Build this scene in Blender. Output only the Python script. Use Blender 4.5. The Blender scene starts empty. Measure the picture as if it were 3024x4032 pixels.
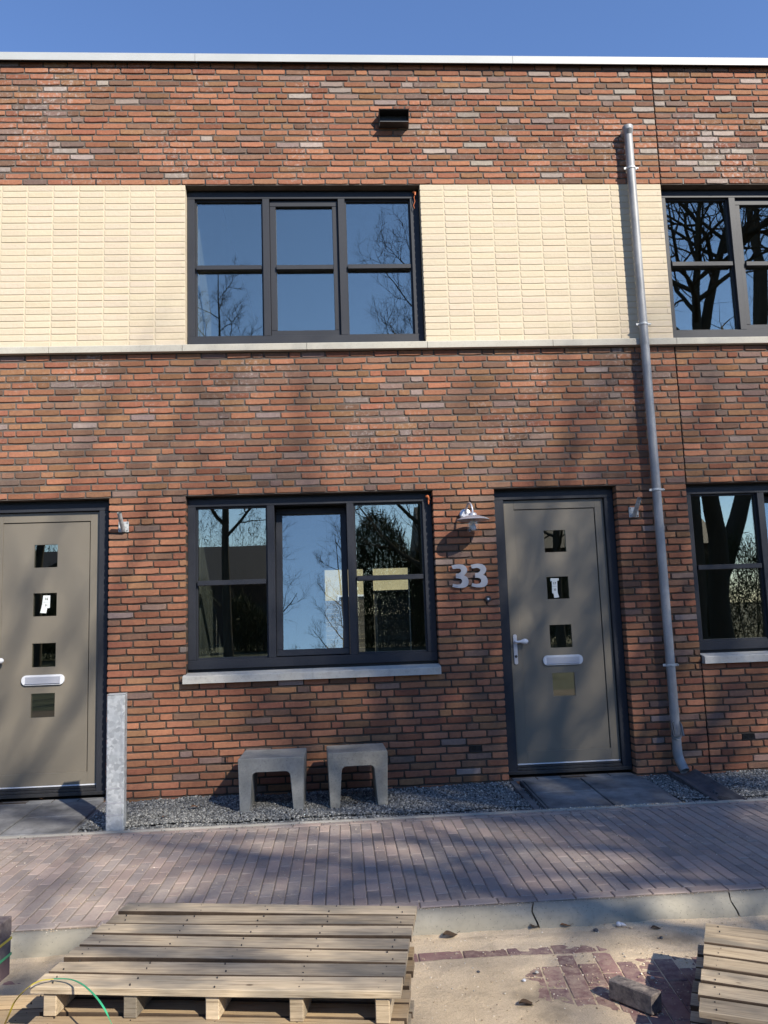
import bpy, math, random, colorsys
import numpy as np
from mathutils import Vector, Matrix, noise
random.seed(7); np.random.seed(7)
scene = bpy.context.scene
col = scene.collection
rnd = random.random
def ru(a, b): return random.uniform(a, b)

# ------------------------------------------------------------------ camera
F_PX, PITCH, ROLL, YAW = 3050.5, 0.128, 0.0344, -0.0594
CAM = Vector((1.3474, -6.8705, -1.0767))
def cam_matrix():
    cz, sz, ca, sa, cb, sb = math.cos(YAW), math.sin(YAW), math.cos(PITCH), math.sin(PITCH), math.cos(ROLL), math.sin(ROLL)
    Rz = Matrix(((cz, -sz, 0), (sz, cz, 0), (0, 0, 1)))
    Rx = Matrix(((1, 0, 0), (0, ca, -sa), (0, sa, ca)))
    Ry = Matrix(((cb, 0, sb), (0, 1, 0), (-sb, 0, cb)))
    return Rz @ Rx @ Ry
RM = cam_matrix()
cam_data = bpy.data.cameras.new("camera")
cam = bpy.data.objects.new("camera", cam_data)
col.objects.link(cam)
right, fwd, up = RM.col[0], RM.col[1], RM.col[2]
m4 = Matrix((right, up, -fwd)).transposed().to_4x4()
m4.translation = CAM
cam.matrix_world = m4
cam_data.sensor_fit = 'VERTICAL'; cam_data.sensor_height = 36.0
cam_data.lens = 36.0 * F_PX / 4032.0
cam_data.clip_end = 2000; cam_data.clip_start = 0.05
scene.camera = cam
def project(x, y, z):
    d = Vector((x, y, z)) - CAM
    f = d.dot(fwd)
    if f < 0.1: return (-9999, -9999, f)
    return (1512 + F_PX * d.dot(right) / f, 2016 - F_PX * d.dot(up) / f, f)

# ------------------------------------------------------------------ world, sun, exposure
SUN = Vector((0.72, -1.0, 0.92)).normalized()
EL = math.asin(SUN.z); AZ = math.atan2(SUN.x, SUN.y)
world = bpy.data.worlds.new("World"); scene.world = world; world.use_nodes = True
wn = world.node_tree; bg = wn.nodes["Background"]
sky = wn.nodes.new("ShaderNodeTexSky"); sky.sky_type = 'NISHITA'; sky.sun_disc = False
sky.sun_elevation = EL; sky.sun_rotation = AZ
sky.air_density = 1.0; sky.dust_density = 0.0; sky.ozone_density = 1.6; sky.altitude = 0
gain = wn.nodes.new("ShaderNodeMix"); gain.data_type = 'RGBA'; gain.blend_type = 'MULTIPLY'; gain.inputs[0].default_value = 1.0
gain.inputs[7].default_value = (.86, 1.0, 1.27, 1)      # the clear spring sky's deeper blue, the same over the whole dome
wn.links.new(sky.outputs[0], gain.inputs[6]); wn.links.new(gain.outputs[2], bg.inputs[0]); bg.inputs[1].default_value = 0.098
sl = bpy.data.lights.new("sun", 'SUN'); sl.energy = 5.0; sl.angle = math.radians(0.55); sl.color = (1.0, 0.935, 0.82)
so = bpy.data.objects.new("sun", sl); col.objects.link(so)
so.rotation_euler = (-SUN).to_track_quat('-Z', 'Y').to_euler(); so.location = (30, -40, 35)
scene.view_settings.view_transform = 'Standard'; scene.view_settings.look = 'None'
scene.view_settings.gamma = 1; scene.view_settings.use_curve_mapping = False
scene.view_settings.exposure = 0.83
scene.render.engine = 'CYCLES'
scene.cycles.max_bounces = 7; scene.cycles.diffuse_bounces = 3; scene.cycles.glossy_bounces = 4
scene.cycles.transmission_bounces = 6; scene.cycles.transparent_max_bounces = 16
scene.cycles.sample_clamp_indirect = 6
scene.cycles.caustics_reflective = False; scene.cycles.caustics_refractive = False

# ------------------------------------------------------------------ material helpers
class NT:
    def __init__(s, name):
        s.m = bpy.data.materials.new(name); s.m.use_nodes = True
        s.t = s.m.node_tree; s.b = s.t.nodes["Principled BSDF"]
        s.out = s.t.nodes["Material Output"]
    def n(s, kind, **kw):
        nd = s.t.nodes.new(kind)
        for k, v in kw.items(): setattr(nd, k, v)
        return nd
    def l(s, a, b): s.t.links.new(a, b)
    def pos(s):
        if not hasattr(s, '_g'): s._g = s.n("ShaderNodeNewGeometry")
        return s._g.outputs['Position']
    def obj(s):
        if not hasattr(s, '_c'): s._c = s.n("ShaderNodeTexCoord")
        return s._c.outputs['Object']
    def noise(s, scale, detail=4, rough=0.55, vec=None, stretch=None, dist=0):
        v = vec if vec is not None else s.pos()
        if stretch:
            mp = s.n("ShaderNodeMapping"); mp.inputs['Scale'].default_value = stretch
            s.l(v, mp.inputs['Vector']); v = mp.outputs[0]
        x = s.n("ShaderNodeTexNoise"); x.inputs['Scale'].default_value = scale
        x.inputs['Detail'].default_value = detail; x.inputs['Roughness'].default_value = rough
        x.inputs['Distortion'].default_value = dist
        s.l(v, x.inputs['Vector']); return x.outputs['Fac']
    def ramp(s, fac, stops):
        r = s.n("ShaderNodeValToRGB"); e = r.color_ramp.elements
        while len(e) < len(stops): e.new(0.5)
        for i, (p, c) in enumerate(stops):
            e[i].position = p; e[i].color = (*c, 1) if len(c) == 3 else c
        s.l(fac, r.inputs[0]); return r.outputs[0]
    def rng(s, fac, a, b, c=0.0, d=1.0):
        r = s.n("ShaderNodeMapRange"); s.l(fac, r.inputs[0])
        for i, v in enumerate((a, b, c, d)): r.inputs[i + 1].default_value = v
        return r.outputs[0]
    def mix(s, fac, a, b, mode='MIX'):
        x = s.n("ShaderNodeMix", data_type='RGBA', blend_type=mode)
        for sock, v in ((x.inputs[0], fac), (x.inputs[6], a), (x.inputs[7], b)):
            if hasattr(v, 'links'): s.l(v, sock)
            elif isinstance(v, (int, float)): sock.default_value = v
            else: sock.default_value = (*v, 1)
        return x.outputs[2]
    def mul(s, a, b):
        x = s.n("ShaderNodeMath", operation='MULTIPLY')
        for i, v in enumerate((a, b)):
            if hasattr(v, 'links'): s.l(v, x.inputs[i])
            else: x.inputs[i].default_value = v
        return x.outputs[0]
    def color(s, c):
        if hasattr(c, 'links'): s.l(c, s.b.inputs['Base Color'])
        else: s.b.inputs['Base Color'].default_value = (*c, 1)
    def rough(s, c):
        if hasattr(c, 'links'): s.l(c, s.b.inputs['Roughness'])
        else: s.b.inputs['Roughness'].default_value = c
    def spec(s, v): s.b.inputs['Specular IOR Level'].default_value = v
    def bump(s, h, strength=0.5, dist=0.002):
        x = s.n("ShaderNodeBump"); x.inputs['Strength'].default_value = strength
        x.inputs['Distance'].default_value = dist; s.l(h, x.inputs['Height'])
        s.l(x.outputs[0], s.b.inputs['Normal'])

def brick_mat(name, src, cream=False):
    t = NT(name)
    if src == 'obj':
        base = t.n("ShaderNodeObjectInfo").outputs['Color']
    else:
        base = t.n("ShaderNodeAttribute", attribute_name="tone").outputs['Color']
    big = t.noise(9, 3); fine = t.noise(140, 5, .65); mid = t.noise(32, 4, .6)
    if cream:
        c = t.mix(t.rng(mid, .35, .7, 0, .35), base, t.mix(1.0, base, (.86, .84, .78), 'MULTIPLY'))
        c = t.mix(t.rng(fine, .62, .75, 0, .35), c, (.42, .36, .26))
    else:
        c = t.mix(t.rng(mid, .3, .72, 0, .62), base, t.mix(1.0, base, (.62, .60, .66), 'MULTIPLY'))
        c = t.mix(t.rng(t.noise(55, 2, .5), .62, .72, 0, .4), c, t.mix(1.0, base, (1.35, 1.25, 1.05), 'MULTIPLY'))
        # lime bloom: drier white on some of the wall, stronger towards the right and top
        bl = t.rng(t.mul(t.rng(t.noise(1.1, 3), .45, .72), t.rng(t.noise(26, 4, .7), .46, .72)), .08, .55, 0, .6)
        sz = t.n("ShaderNodeSeparateXYZ"); t.l(t.pos(), sz.inputs[0])
        c = t.mix(t.mul(bl, t.rng(sz.outputs[2], .0, .9)), c, (.42, .37, .34))
        c = t.mix(t.rng(fine, .64, .72, 0, .5), c, t.mix(1.0, base, (.35, .35, .4), 'MULTIPLY'))
    t.color(c); t.rough(.92); t.spec(.22)
    mm = t.n("ShaderNodeMath", operation='ADD'); t.l(fine, mm.inputs[0]); t.l(t.mul(mid, 1.6), mm.inputs[1])
    t.bump(mm.outputs[0], .55, .003)
    return t.m
M = {}
M['brick_o'] = brick_mat("red_brick_piece", 'obj'); M['brick_s'] = brick_mat("red_brick_mass", 'attr')
M['cream_o'] = brick_mat("cream_brick_piece", 'obj', True); M['cream_s'] = brick_mat("cream_brick_mass", 'attr', True)

def simple(name, c, rough=.6, spec=.4, metal=0, var=None, vs=20, bump=None, bs=150, stretch=None):
    t = NT(name)
    if var: t.color(t.mix(t.rng(t.noise(vs, 4, .6, stretch=stretch), .3, .7), c, var))
    else: t.color(c)
    t.rough(rough); t.spec(spec); t.b.inputs['Metallic'].default_value = metal
    if bump: t.bump(t.noise(bs, 4, .6, stretch=stretch), bump[0], bump[1])
    return t.m
M['mortar_low'] = simple("dark_mortar", (.085, .067, .054), .95, .1, var=(.055, .044, .036), vs=9, bump=(.8, .003), bs=220)
M['mortar'] = simple("grey_mortar", (.125, .106, .092), .95, .1, var=(.085, .071, .061), vs=7, bump=(.8, .003), bs=220)
M['cream_mortar'] = simple("cream_mortar", (.50, .424, .31), .95, .1, var=(.465, .395, .288), vs=14, bump=(.7, .002), bs=220)
M['anthracite'] = simple("anthracite_frame", (.022, .024, .030), .5, .25, var=(.027, .029, .036), vs=60, bump=(.12, .0006), bs=900)
M['black'] = simple("black_plastic", (.012, .012, .013), .5, .4)
M['rubber'] = simple("black_threshold", (0.017, 0.017, 0.018), .45, .5, var=(0.031, 0.029, 0.028), vs=30)
M['white_metal'] = simple("white_coated_metal", (0.385, 0.392, 0.388), .5, .35, var=(0.35, 0.36, 0.355), vs=3)
M['alu'] = simple("satin_aluminium", (0.477, 0.477, 0.508), .42, .5, .55)
M['white_plastic'] = simple("white_plastic", (0.554, 0.562, 0.585), .35, .5)
M['paper'] = simple("white_paper", (0.570, 0.601, 0.585), .8, .2)
M['ink'] = simple("black_ink", (0.031, 0.031, 0.031), .8, .2)
M['orange'] = simple("orange_cord", (0.477, 0.131, 0.046), .6, .3)
M['steel_dark'] = simple("dark_steel", (0.077, 0.077, 0.081), .35, .5, .8)
M['number'] = simple("brushed_number_metal", (0.285, 0.293, 0.323), .5, .5, .25, var=(0.323, 0.331, 0.362), vs=8)
M['plaster'] = simple("bare_interior_plaster", (0.246, 0.239, 0.223), .9, .1, var=(0.208, 0.204, 0.193), vs=1.3)
M['screed'] = simple("grey_screed", (0.169, 0.162, 0.154), .85, .2, var=(0.131, 0.127, 0.123), vs=2)
M['bitumen'] = simple("roof_bitumen", (0.039, 0.039, 0.039), .9, .2)
M['gutter'] = simple("dark_concrete_gutter", (0.048, 0.049, 0.055), .7, .3, var=(0.085, 0.086, 0.091), vs=14, bump=(.5, .002), bs=200)
M['strap_g'] = simple("green_strap", (0.039, 0.323, 0.154), .35, .5)
M['strap_y'] = simple("yellow_strap", (0.477, 0.385, 0.039), .35, .5)
M['leaf'] = simple("dry_leaf", (0.200, 0.089, 0.035), .8, .2, var=(0.115, 0.058, 0.027), vs=60)
M['leafb'] = simple("brown_dry_leaf", (0.077, 0.046, 0.027), .8, .2, var=(0.046, 0.031, 0.019), vs=60)
M['bark'] = simple("tree_bark", (0.065, 0.058, 0.045), .95, .1, var=(0.039, 0.035, 0.027), vs=6, stretch=(1, 1, .25), bump=(.9, .02), bs=9)
M['twig'] = simple("twig_bark", (0.058, 0.046, 0.035), .9, .1)
M['shrub'] = simple("winter_shrub_leaves", (0.027, 0.039, 0.012), .8, .2, var=(0.046, 0.046, 0.019), vs=2)

def slab_like(name, c1, c2, c3, s1=3.0, s2=30, bump=.4):
    t = NT(name)
    c = t.mix(t.rng(t.noise(s1, 4, .6), .35, .68), c1, c2)
    c = t.mix(t.rng(t.noise(s2, 5, .65), .5, .75, 0, .7), c, c3)
    hv = t.n("ShaderNodeTexVoronoi"); hv.inputs['Scale'].default_value = 55; t.l(t.pos(), hv.inputs['Vector'])
    c = t.mix(t.rng(hv.outputs['Distance'], .10, .16, .75, 0), c, t.mix(1.0, c, (.4, .4, .4), 'MULTIPLY'))
    t.color(c); t.rough(.85); t.spec(.25); t.bump(t.noise(260, 4, .65), bump, .0025)
    return t.m
M['slab'] = slab_like("grey_paving_slab", (0.068, 0.068, 0.071), (0.27, 0.265, 0.255), (0.11, 0.108, 0.105), 2.3, 16)
M['concrete'] = slab_like("grey_cast_concrete", (0.175, 0.175, 0.165), (0.255, 0.252, 0.235), (0.13, 0.13, 0.12), 7, 70, .8)
M['concrete2'] = slab_like("weathered_cast_concrete", (0.195, 0.182, 0.155), (0.30, 0.28, 0.235), (0.125, 0.112, 0.09), 6, 50, .8)
M['kerb'] = slab_like("kerb_concrete", (0.27, 0.245, 0.19), (0.34, 0.31, 0.245), (0.215, 0.195, 0.155), 3.5, 40, .5)
M['edging'] = slab_like("pale_edging_concrete", (0.308, 0.285, 0.246), (0.370, 0.339, 0.293), (0.254, 0.231, 0.193), 4, 40)
M['band'] = slab_like("pale_band_stone", (0.362, 0.339, 0.289), (0.416, 0.393, 0.339), (0.316, 0.296, 0.254), 2.4, 30, .3)
M['sill'] = slab_like("pale_sill_stone", (0.385, 0.370, 0.331), (0.447, 0.431, 0.393), (0.277, 0.262, 0.239), 5, 18, .3)

def zinc_mat():
    t = NT("weathered_zinc")
    a = t.noise(7, 4, .6, stretch=(1, 1, .5)); b = t.noise(60, 4, .6)
    c = t.mix(t.rng(a, .35, .7), (0.185, 0.187, 0.192), (0.310, 0.310, 0.312))
    c = t.mix(t.rng(b, .55, .75, 0, .5), c, (0.146, 0.154, 0.169))
    t.color(c); t.b.inputs['Metallic'].default_value = .15; t.rough(t.rng(a, .3, .7, .45, .6))
    t.bump(b, .1, .001); return t.m
M['zinc'] = zinc_mat()
def galv_mat():
    t = NT("galvanised_steel")
    v = t.n("ShaderNodeTexVoronoi"); v.inputs['Scale'].default_value = 48; t.l(t.pos(), v.inputs['Vector'])
    a = t.noise(12, 4, .6)
    c = t.mix(t.rng(v.outputs['Color'], .2, .8, 0, 1), (0.30, 0.312, 0.312), (0.50, 0.51, 0.505))
    c = t.mix(t.rng(a, .45, .62, 0, .6), c, (0.385, 0.400, 0.408))
    # dull drip lines left by the zinc bath
    w = t.rng(t.noise(5, 2, .5, stretch=(.7, .7, 2.4), dist=1.2), .492, .508)
    w2 = t.mul(w, t.n("ShaderNodeValue").outputs[0])
    t.color(c); t.b.inputs['Metallic'].default_value = .25; t.rough(.55)
    t.bump(v.outputs['Distance'], .1, .001); return t.m
M['galv'] = galv_mat()

def door_mat():
    t = NT("taupe_door_paint")
    t.color(t.mix(t.rng(t.noise(2, 3), .3, .7), (.148, .129, .100), (.158, .139, .109)))
    t.rough(.38); t.spec(.42); t.bump(t.noise(7, 2), .03, .01); return t.m
M['door'] = door_mat()

def glass_mat(name, ior, tint, gcol=(1, 1, 1), wob=0.0):
    t = NT(name); t.t.nodes.remove(t.b)
    tr = t.n("ShaderNodeBsdfTransparent"); tr.inputs[0].default_value = (*tint, 1)
    gl = t.n("ShaderNodeBsdfGlossy"); gl.inputs['Roughness'].default_value = 0.0; gl.inputs[0].default_value = (*gcol, 1)
    fr = t.n("ShaderNodeFresnel"); ge = t.n("ShaderNodeNewGeometry"); t.l(t.rng(ge.outputs['Backfacing'], 0, 1, ior, 1 / ior), fr.inputs[0])
    if wob:
        bp = t.n("ShaderNodeBump"); bp.inputs['Strength'].default_value = wob; bp.inputs['Distance'].default_value = .02
        t.l(t.noise(3.2, 1, .4), bp.inputs['Height']); t.l(bp.outputs[0], gl.inputs['Normal'])
    mx = t.n("ShaderNodeMixShader"); t.l(fr.outputs[0], mx.inputs[0]); t.l(tr.outputs[0], mx.inputs[1]); t.l(gl.outputs[0], mx.inputs[2])
    t.l(mx.outputs[0], t.out.inputs[0]); return t.m
M['glass'] = glass_mat("window_glass", 2.75, (.80, .84, .82), (1.0, .95, .82), .004)
M['lampglass'] = glass_mat("lamp_glass", 1.45, (.93, .93, .93))

def gravel_mat():
    t = NT("grey_gravel")
    c = t.n("ShaderNodeAttribute", attribute_name="tone").outputs['Color']
    c = t.mix(t.rng(t.noise(260, 3), .35, .7, 0, .5), c, t.mix(1.0, c, (.6, .6, .62), 'MULTIPLY'))
    t.color(c); t.rough(.85); t.spec(.3); return t.m
M['gravel'] = gravel_mat()
M['soil'] = simple("dark_gravel_bed", (0.042, 0.043, 0.045), .95, .1, var=(0.069, 0.069, 0.071), vs=120, bump=(1, .006), bs=90)

def paver_mat(name, src, dust, dustcol=(0.354, 0.285, 0.208)):
    t = NT(name)
    base = t.n("ShaderNodeObjectInfo").outputs['Color'] if src == 'obj' else t.n("ShaderNodeAttribute", attribute_name="tone").outputs['Color']
    c = t.mix(t.rng(t.noise(60, 4, .65), .35, .7, 0, .4), base, t.mix(1.0, base, (.66, .66, .70), 'MULTIPLY'))
    d1 = t.rng(t.noise(1.7, 4, .6), .40, .64, -.05 if dust < .88 else .25, dust)
    d2 = t.rng(t.noise(24, 6, .75), .38, .66)
    c = t.mix(t.mul(d1, d2), c, dustcol)
    c = t.mix(t.rng(t.noise(5.5, 3, .6), .66, .78, 0, .8 * dust), c, dustcol)
    c = t.mix(t.rng(t.noise(330, 3, .7), .64, .72, 0, .6), c, (0.385, 0.339, 0.277))
    t.color(c); t.rough(.9); t.spec(.2); t.bump(t.noise(300, 4, .7), .5, .002); return t.m
M['pave_o'] = paver_mat("purple_grey_paver", 'obj', .85, (0.385, 0.323, 0.262)); M['pave_s'] = paver_mat("purple_grey_pavers_mass", 'attr', .85, (0.385, 0.323, 0.262))
M['road_o'] = paver_mat("sanded_road_paver", 'obj', .9, (0.400, 0.300, 0.223)); M['road_s'] = paver_mat("sanded_road_pavers_mass", 'attr', .9, (0.400, 0.300, 0.223))

def sand_mat(name, c1, c2):
    t = NT(name)
    c = t.mix(t.rng(t.noise(2.2, 5, .65), .35, .7), c1, c2)
    c = t.mix(t.rng(t.noise(3.1, 4, .6, vec=t.obj()), .57, .72, 0, .62), c, (0.154, 0.127, 0.092))
    c = t.mix(t.rng(t.noise(190, 5, .7), .42, .7, 0, .55), c, (0.231, 0.177, 0.115))
    c = t.mix(t.rng(t.noise(340, 3, .6), .66, .72), c, (0.554, 0.508, 0.424))
    t.color(c); t.rough(.97); t.spec(.1)
    mm = t.n("ShaderNodeMath", operation='ADD'); t.l(t.noise(170, 6, .75), mm.inputs[0]); t.l(t.noise(40, 4, .6), mm.inputs[1])
    t.bump(mm.outputs[0], 1.0, .006); return t.m
M['sand'] = sand_mat("yellow_sand", (0.70, 0.555, 0.385), (0.60, 0.465, 0.305))
M['joint_sand'] = sand_mat("joint_sand", (0.185, 0.150, 0.131), (0.308, 0.254, 0.193))
M['road_base'] = simple("dark_unfinished_road", (0.077, 0.065, 0.054), .95, .1, var=(0.115, 0.096, 0.077), vs=1.5, bump=(.8, .006), bs=60)
def grass_mat():
    t = NT("rough_grass")
    c = t.mix(t.rng(t.noise(.6, 5, .6), .35, .7), (0.018, 0.030, 0.007), (0.040, 0.046, 0.015))
    c = t.mix(t.rng(t.noise(30, 5, .7), .4, .7, 0, .6), c, (0.015, 0.023, 0.006))
    t.color(c); t.rough(.95); t.bump(t.noise(25, 5, .7), 1, .05); return t.m
M['grass'] = grass_mat()
def wood_mat(name, c1, c2, c3):
    t = NT(name); o = t.obj(); oi = t.n("ShaderNodeObjectInfo")
    ad = t.n("ShaderNodeVectorMath", operation='ADD'); t.l(o, ad.inputs[0])
    cmb = t.n("ShaderNodeCombineXYZ"); t.l(t.mul(oi.outputs['Random'], 37.0), cmb.inputs[0]); t.l(t.mul(oi.outputs['Random'], 11.0), cmb.inputs[1])
    t.l(cmb.outputs[0], ad.inputs[1]); v = ad.outputs[0]
    g = t.noise(9, 6, .65, vec=v, stretch=(.35, 9, 9), dist=.6)
    g2 = t.noise(40, 4, .6, vec=v, stretch=(.12, 6, 6))
    lg = t.noise(2.4, 3, .6, vec=v, stretch=(1, 2.5, 1))
    c = t.mix(t.rng(g, .34, .66), c1, c2)
    c = t.mix(t.rng(lg, .42, .62, 0, .85), c, c3)
    c = t.mix(t.rng(t.noise(1.6, 5, .7, vec=v, stretch=(.8, 2, 2), dist=1), .5, .62, 0, .6), c, t.mix(1.0, c, (.74, .74, .76), 'MULTIPLY'))
    c = t.mix(t.rng(g2, .53, .64, 0, .7), c, t.mix(1.0, c, (.42, .38, .34), 'MULTIPLY'))
    vo = t.n("ShaderNodeTexVoronoi"); vo.inputs['Scale'].default_value = 4.2
    mp = t.n("ShaderNodeMapping"); mp.inputs['Scale'].default_value = (1, 2.2, 2.2); t.l(v, mp.inputs[0]); t.l(mp.outputs[0], vo.inputs['Vector'])
    c = t.mix(t.rng(vo.outputs['Distance'], .035, .065, .8, 0), c, (0.054, 0.032, 0.018))
    br = t.n("ShaderNodeVectorMath", operation='MULTIPLY'); t.l(c, br.inputs[0])
    cb2 = t.n("ShaderNodeCombineXYZ")
    for i in range(3): t.l(t.rng(oi.outputs['Random'], 0, 1, .78, 1.22), cb2.inputs[i])
    t.l(cb2.outputs[0], br.inputs[1])
    t.color(br.outputs[0]); t.rough(.85); t.spec(.2); t.bump(g2, .5, .002); return t.m
M['wood'] = wood_mat("weathered_pallet_wood", (0.54, 0.425, 0.285), (0.39, 0.305, 0.20), (0.18, 0.158, 0.125))
M['wood2'] = wood_mat("fresh_pallet_wood", (0.431, 0.316, 0.185), (0.362, 0.254, 0.146), (0.308, 0.239, 0.162))
M['sawn_gap_edge'] = simple("gap_shaded_sawn_edge", (.085, .058, .038), .9, .1, var=(.055, .038, .026), vs=30)  # brown sawn wood, darkened further to paint the shade in the board gaps
M['fence'] = wood_mat("dark_timber", (0.077, 0.065, 0.054), (0.054, 0.046, 0.039), (0.092, 0.081, 0.069))
M['farbrick'] = simple("pale_far_brick", (0.462, 0.385, 0.231), .9, .1, var=(0.385, 0.323, 0.200), vs=2)
M['rearblock'] = simple("dark_far_brick", (0.077, 0.050, 0.039), .9, .1, var=(0.054, 0.039, 0.031), vs=2)
M['tiles'] = simple("dark_roof_tiles", (0.039, 0.039, 0.040), .7, .3)

# ------------------------------------------------------------------ mesh helpers
class MB:
    def __init__(s): s.v = []; s.f = []; s.c = []; s.cur = None
    def add(s, vs, fs):
        o = len(s.v); s.v.extend(vs); s.f.extend([tuple(i + o for i in f) for f in fs])
        if s.cur is not None: s.c.extend([s.cur] * len(fs))
        return s
    def box(s, x0, x1, y0, y1, z0, z1, b=0.0, mat=None):
        if b <= 0:
            vs = [(x0, y0, z0), (x1, y0, z0), (x1, y1, z0), (x0, y1, z0), (x0, y0, z1), (x1, y0, z1), (x1, y1, z1), (x0, y1, z1)]
            fs = [(0, 3, 2, 1), (4, 5, 6, 7), (0, 1, 5, 4), (1, 2, 6, 5), (2, 3, 7, 6), (3, 0, 4, 7)]
        else:
            vs = []; idx = {}
            X = (x0, x1); Y = (y0, y1); Z = (z0, z1)
            for i in (0, 1):
                for j in (0, 1):
                    for k in (0, 1):
                        sx, sy, sz = (b if i == 0 else -b), (b if j == 0 else -b), (b if k == 0 else -b)
                        for a in range(3):   # a = axis whose face this vertex lies on
                            p = [X[i] + sx, Y[j] + sy, Z[k] + sz]
                            p[a] = (X[i], Y[j], Z[k])[a]
                            idx[(i, j, k, a)] = len(vs); vs.append(tuple(p))
            fs = []
            for a in range(3):
                for e in (0, 1):
                    o = [q for q in range(3) if q != a]
                    loop = []
                    for (p, q) in ((0, 0), (1, 0), (1, 1), (0, 1)):
                        t = [0, 0, 0]; t[a] = e; t[o[0]] = p; t[o[1]] = q
                        loop.append(idx[(*t, a)])
                    fs.append(tuple(loop))
            for a in range(3):      # edges parallel to axis a
                o = [q for q in range(3) if q != a]
                for p in (0, 1):
                    for q in (0, 1):
                        t0 = [0, 0, 0]; t1 = [0, 0, 0]; t0[o[0]] = t1[o[0]] = p; t0[o[1]] = t1[o[1]] = q; t1[a] = 1
                        fs.append((idx[(*t0, o[0])], idx[(*t1, o[0])], idx[(*t1, o[1])], idx[(*t0, o[1])]))
            for i in (0, 1):
                for j in (0, 1):
                    for k in (0, 1): fs.append(tuple(idx[(i, j, k, a)] for a in range(3)))
        if mat is not None: vs = [tuple(mat @ Vector(p)) for p in vs]
        return s.add(vs, fs)
    def prism(s, pts, y0, y1, axis='y', mat=None):
        n = len(pts)
        def P(p, t):
            return {'y': (p[0], t, p[1]), 'x': (t, p[0], p[1]), 'z': (p[0], p[1], t)}[axis]
        vs = [P(p, y0) for p in pts] + [P(p, y1) for p in pts]
        fs = [tuple(range(n)), tuple(range(2 * n - 1, n - 1, -1))] + [(i, i + n, (i + 1) % n + n, (i + 1) % n) for i in range(n)]
        if mat is not None: vs = [tuple(mat @ Vector(p)) for p in vs]
        return s.add(vs, fs)
    def tube(s, pts, rs, n=12, cap=True):
        pts = [Vector(p) for p in pts]
        if not isinstance(rs, (list, tuple)): rs = [rs] * len(pts)
        vs = []; fs = []; u = None
        for i, p in enumerate(pts):
            d = (pts[min(i + 1, len(pts) - 1)] - pts[max(i - 1, 0)])
            d = d.normalized() if d.length > 1e-9 else Vector((0, 0, 1))
            if u is None:
                u = d.orthogonal().normalized()
            else:
                u = (u - d * u.dot(d)); u = u.normalized() if u.length > 1e-6 else d.orthogonal().normalized()
            w = d.cross(u)
            for k in range(n):
                a = 2 * math.pi * k / n
                vs.append(tuple(p + (u * math.cos(a) + w * math.sin(a)) * rs[i]))
        for i in range(len(pts) - 1):
            for k in range(n):
                fs.append((i * n + k, i * n + (k + 1) % n, (i + 1) * n + (k + 1) % n, (i + 1) * n + k))
        if cap:
            fs.append(tuple(range(n - 1, -1, -1))); b = (len(pts) - 1) * n; fs.append(tuple(range(b, b + n)))
        return s.add(vs, fs)
    def lathe(s, prof, c, n=32, closed=False):
        vs = []; fs = []
        for r, z in prof:
            for k in range(n):
                a = 2 * math.pi * k / n; vs.append((c[0] + r * math.cos(a), c[1] + r * math.sin(a), c[2] + z))
        for i in range(len(prof) - 1):
            for k in range(n): fs.append((i * n + k, i * n + (k + 1) % n, (i + 1) * n + (k + 1) % n, (i + 1) * n + k))
        return s.add(vs, fs)
    def mesh(s, name, mat, smooth=False, fix=True):
        me = bpy.data.meshes.new(name); me.from_pydata(s.v, [], s.f)
        if s.c:
            a = me.color_attributes.new("tone", 'FLOAT_COLOR', 'CORNER')
            arr = np.repeat(np.array(s.c, dtype=np.float32), [len(f) for f in s.f], axis=0)
            a.data.foreach_set("color", np.c_[arr, np.ones(len(arr), np.float32)].ravel())
        if fix:
            import bmesh
            bm = bmesh.new(); bm.from_mesh(me); bmesh.ops.recalc_face_normals(bm, faces=bm.faces); bm.to_mesh(me); bm.free()
        me.materials.append(mat)
        if smooth: me.shade_smooth()
        me.update(); return me
    def build(s, name, mat, parent=None, smooth=False, fix=True):
        me = s.mesh(name, mat, smooth, fix)
        if smooth == 'auto': me.set_sharp_from_angle(angle=math.radians(35))
        return link(name, me, parent)
def link(name, me, parent=None):
    o = bpy.data.objects.new(name, me); col.objects.link(o)
    if parent is not None: o.parent = parent
    return o
def thing(name, label, cat, loc=(0, 0, 0), group=None, rz=0):
    o = bpy.data.objects.new(name, None); col.objects.link(o); o.location = loc; o.rotation_euler[2] = rz
    o.empty_display_size = .1
    return tag(o, label, cat, group)
def tag(o, label=None, cat=None, group=None, kind=None):
    if label: o['label'] = label
    if cat: o['category'] = cat
    if group: o['group'] = group
    if kind: o['kind'] = kind
    return o
def part(mb, name, mat, root, smooth=False):
    """build world-space geometry as a child of a thing standing at root.location (no rotation)"""
    me = mb.mesh(name, mat, smooth)
    if smooth == 'auto': me.set_sharp_from_angle(angle=math.radians(35))
    L = Vector((0, 0, 0)); p = root
    while p is not None: L = L + p.location; p = p.parent
    me.transform(Matrix.Translation(-L))
    return link(name, me, root)

# ------------------------------------------------------------------ dimensions
P = 0.0625                     # one brick course
Z_TOP = 0.0                    # head of the ground-floor openings (world z 0)
Z_PAVE = -2.60; Z_ROAD = -2.70
PITCHX = 4.551                 # width of one house
REC = 0.10                     # reveal depth

def structure(mb, name, mat, smooth=False):
    o = mb.build(name, mat, None, smooth); o['kind'] = 'structure'; return o

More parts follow.
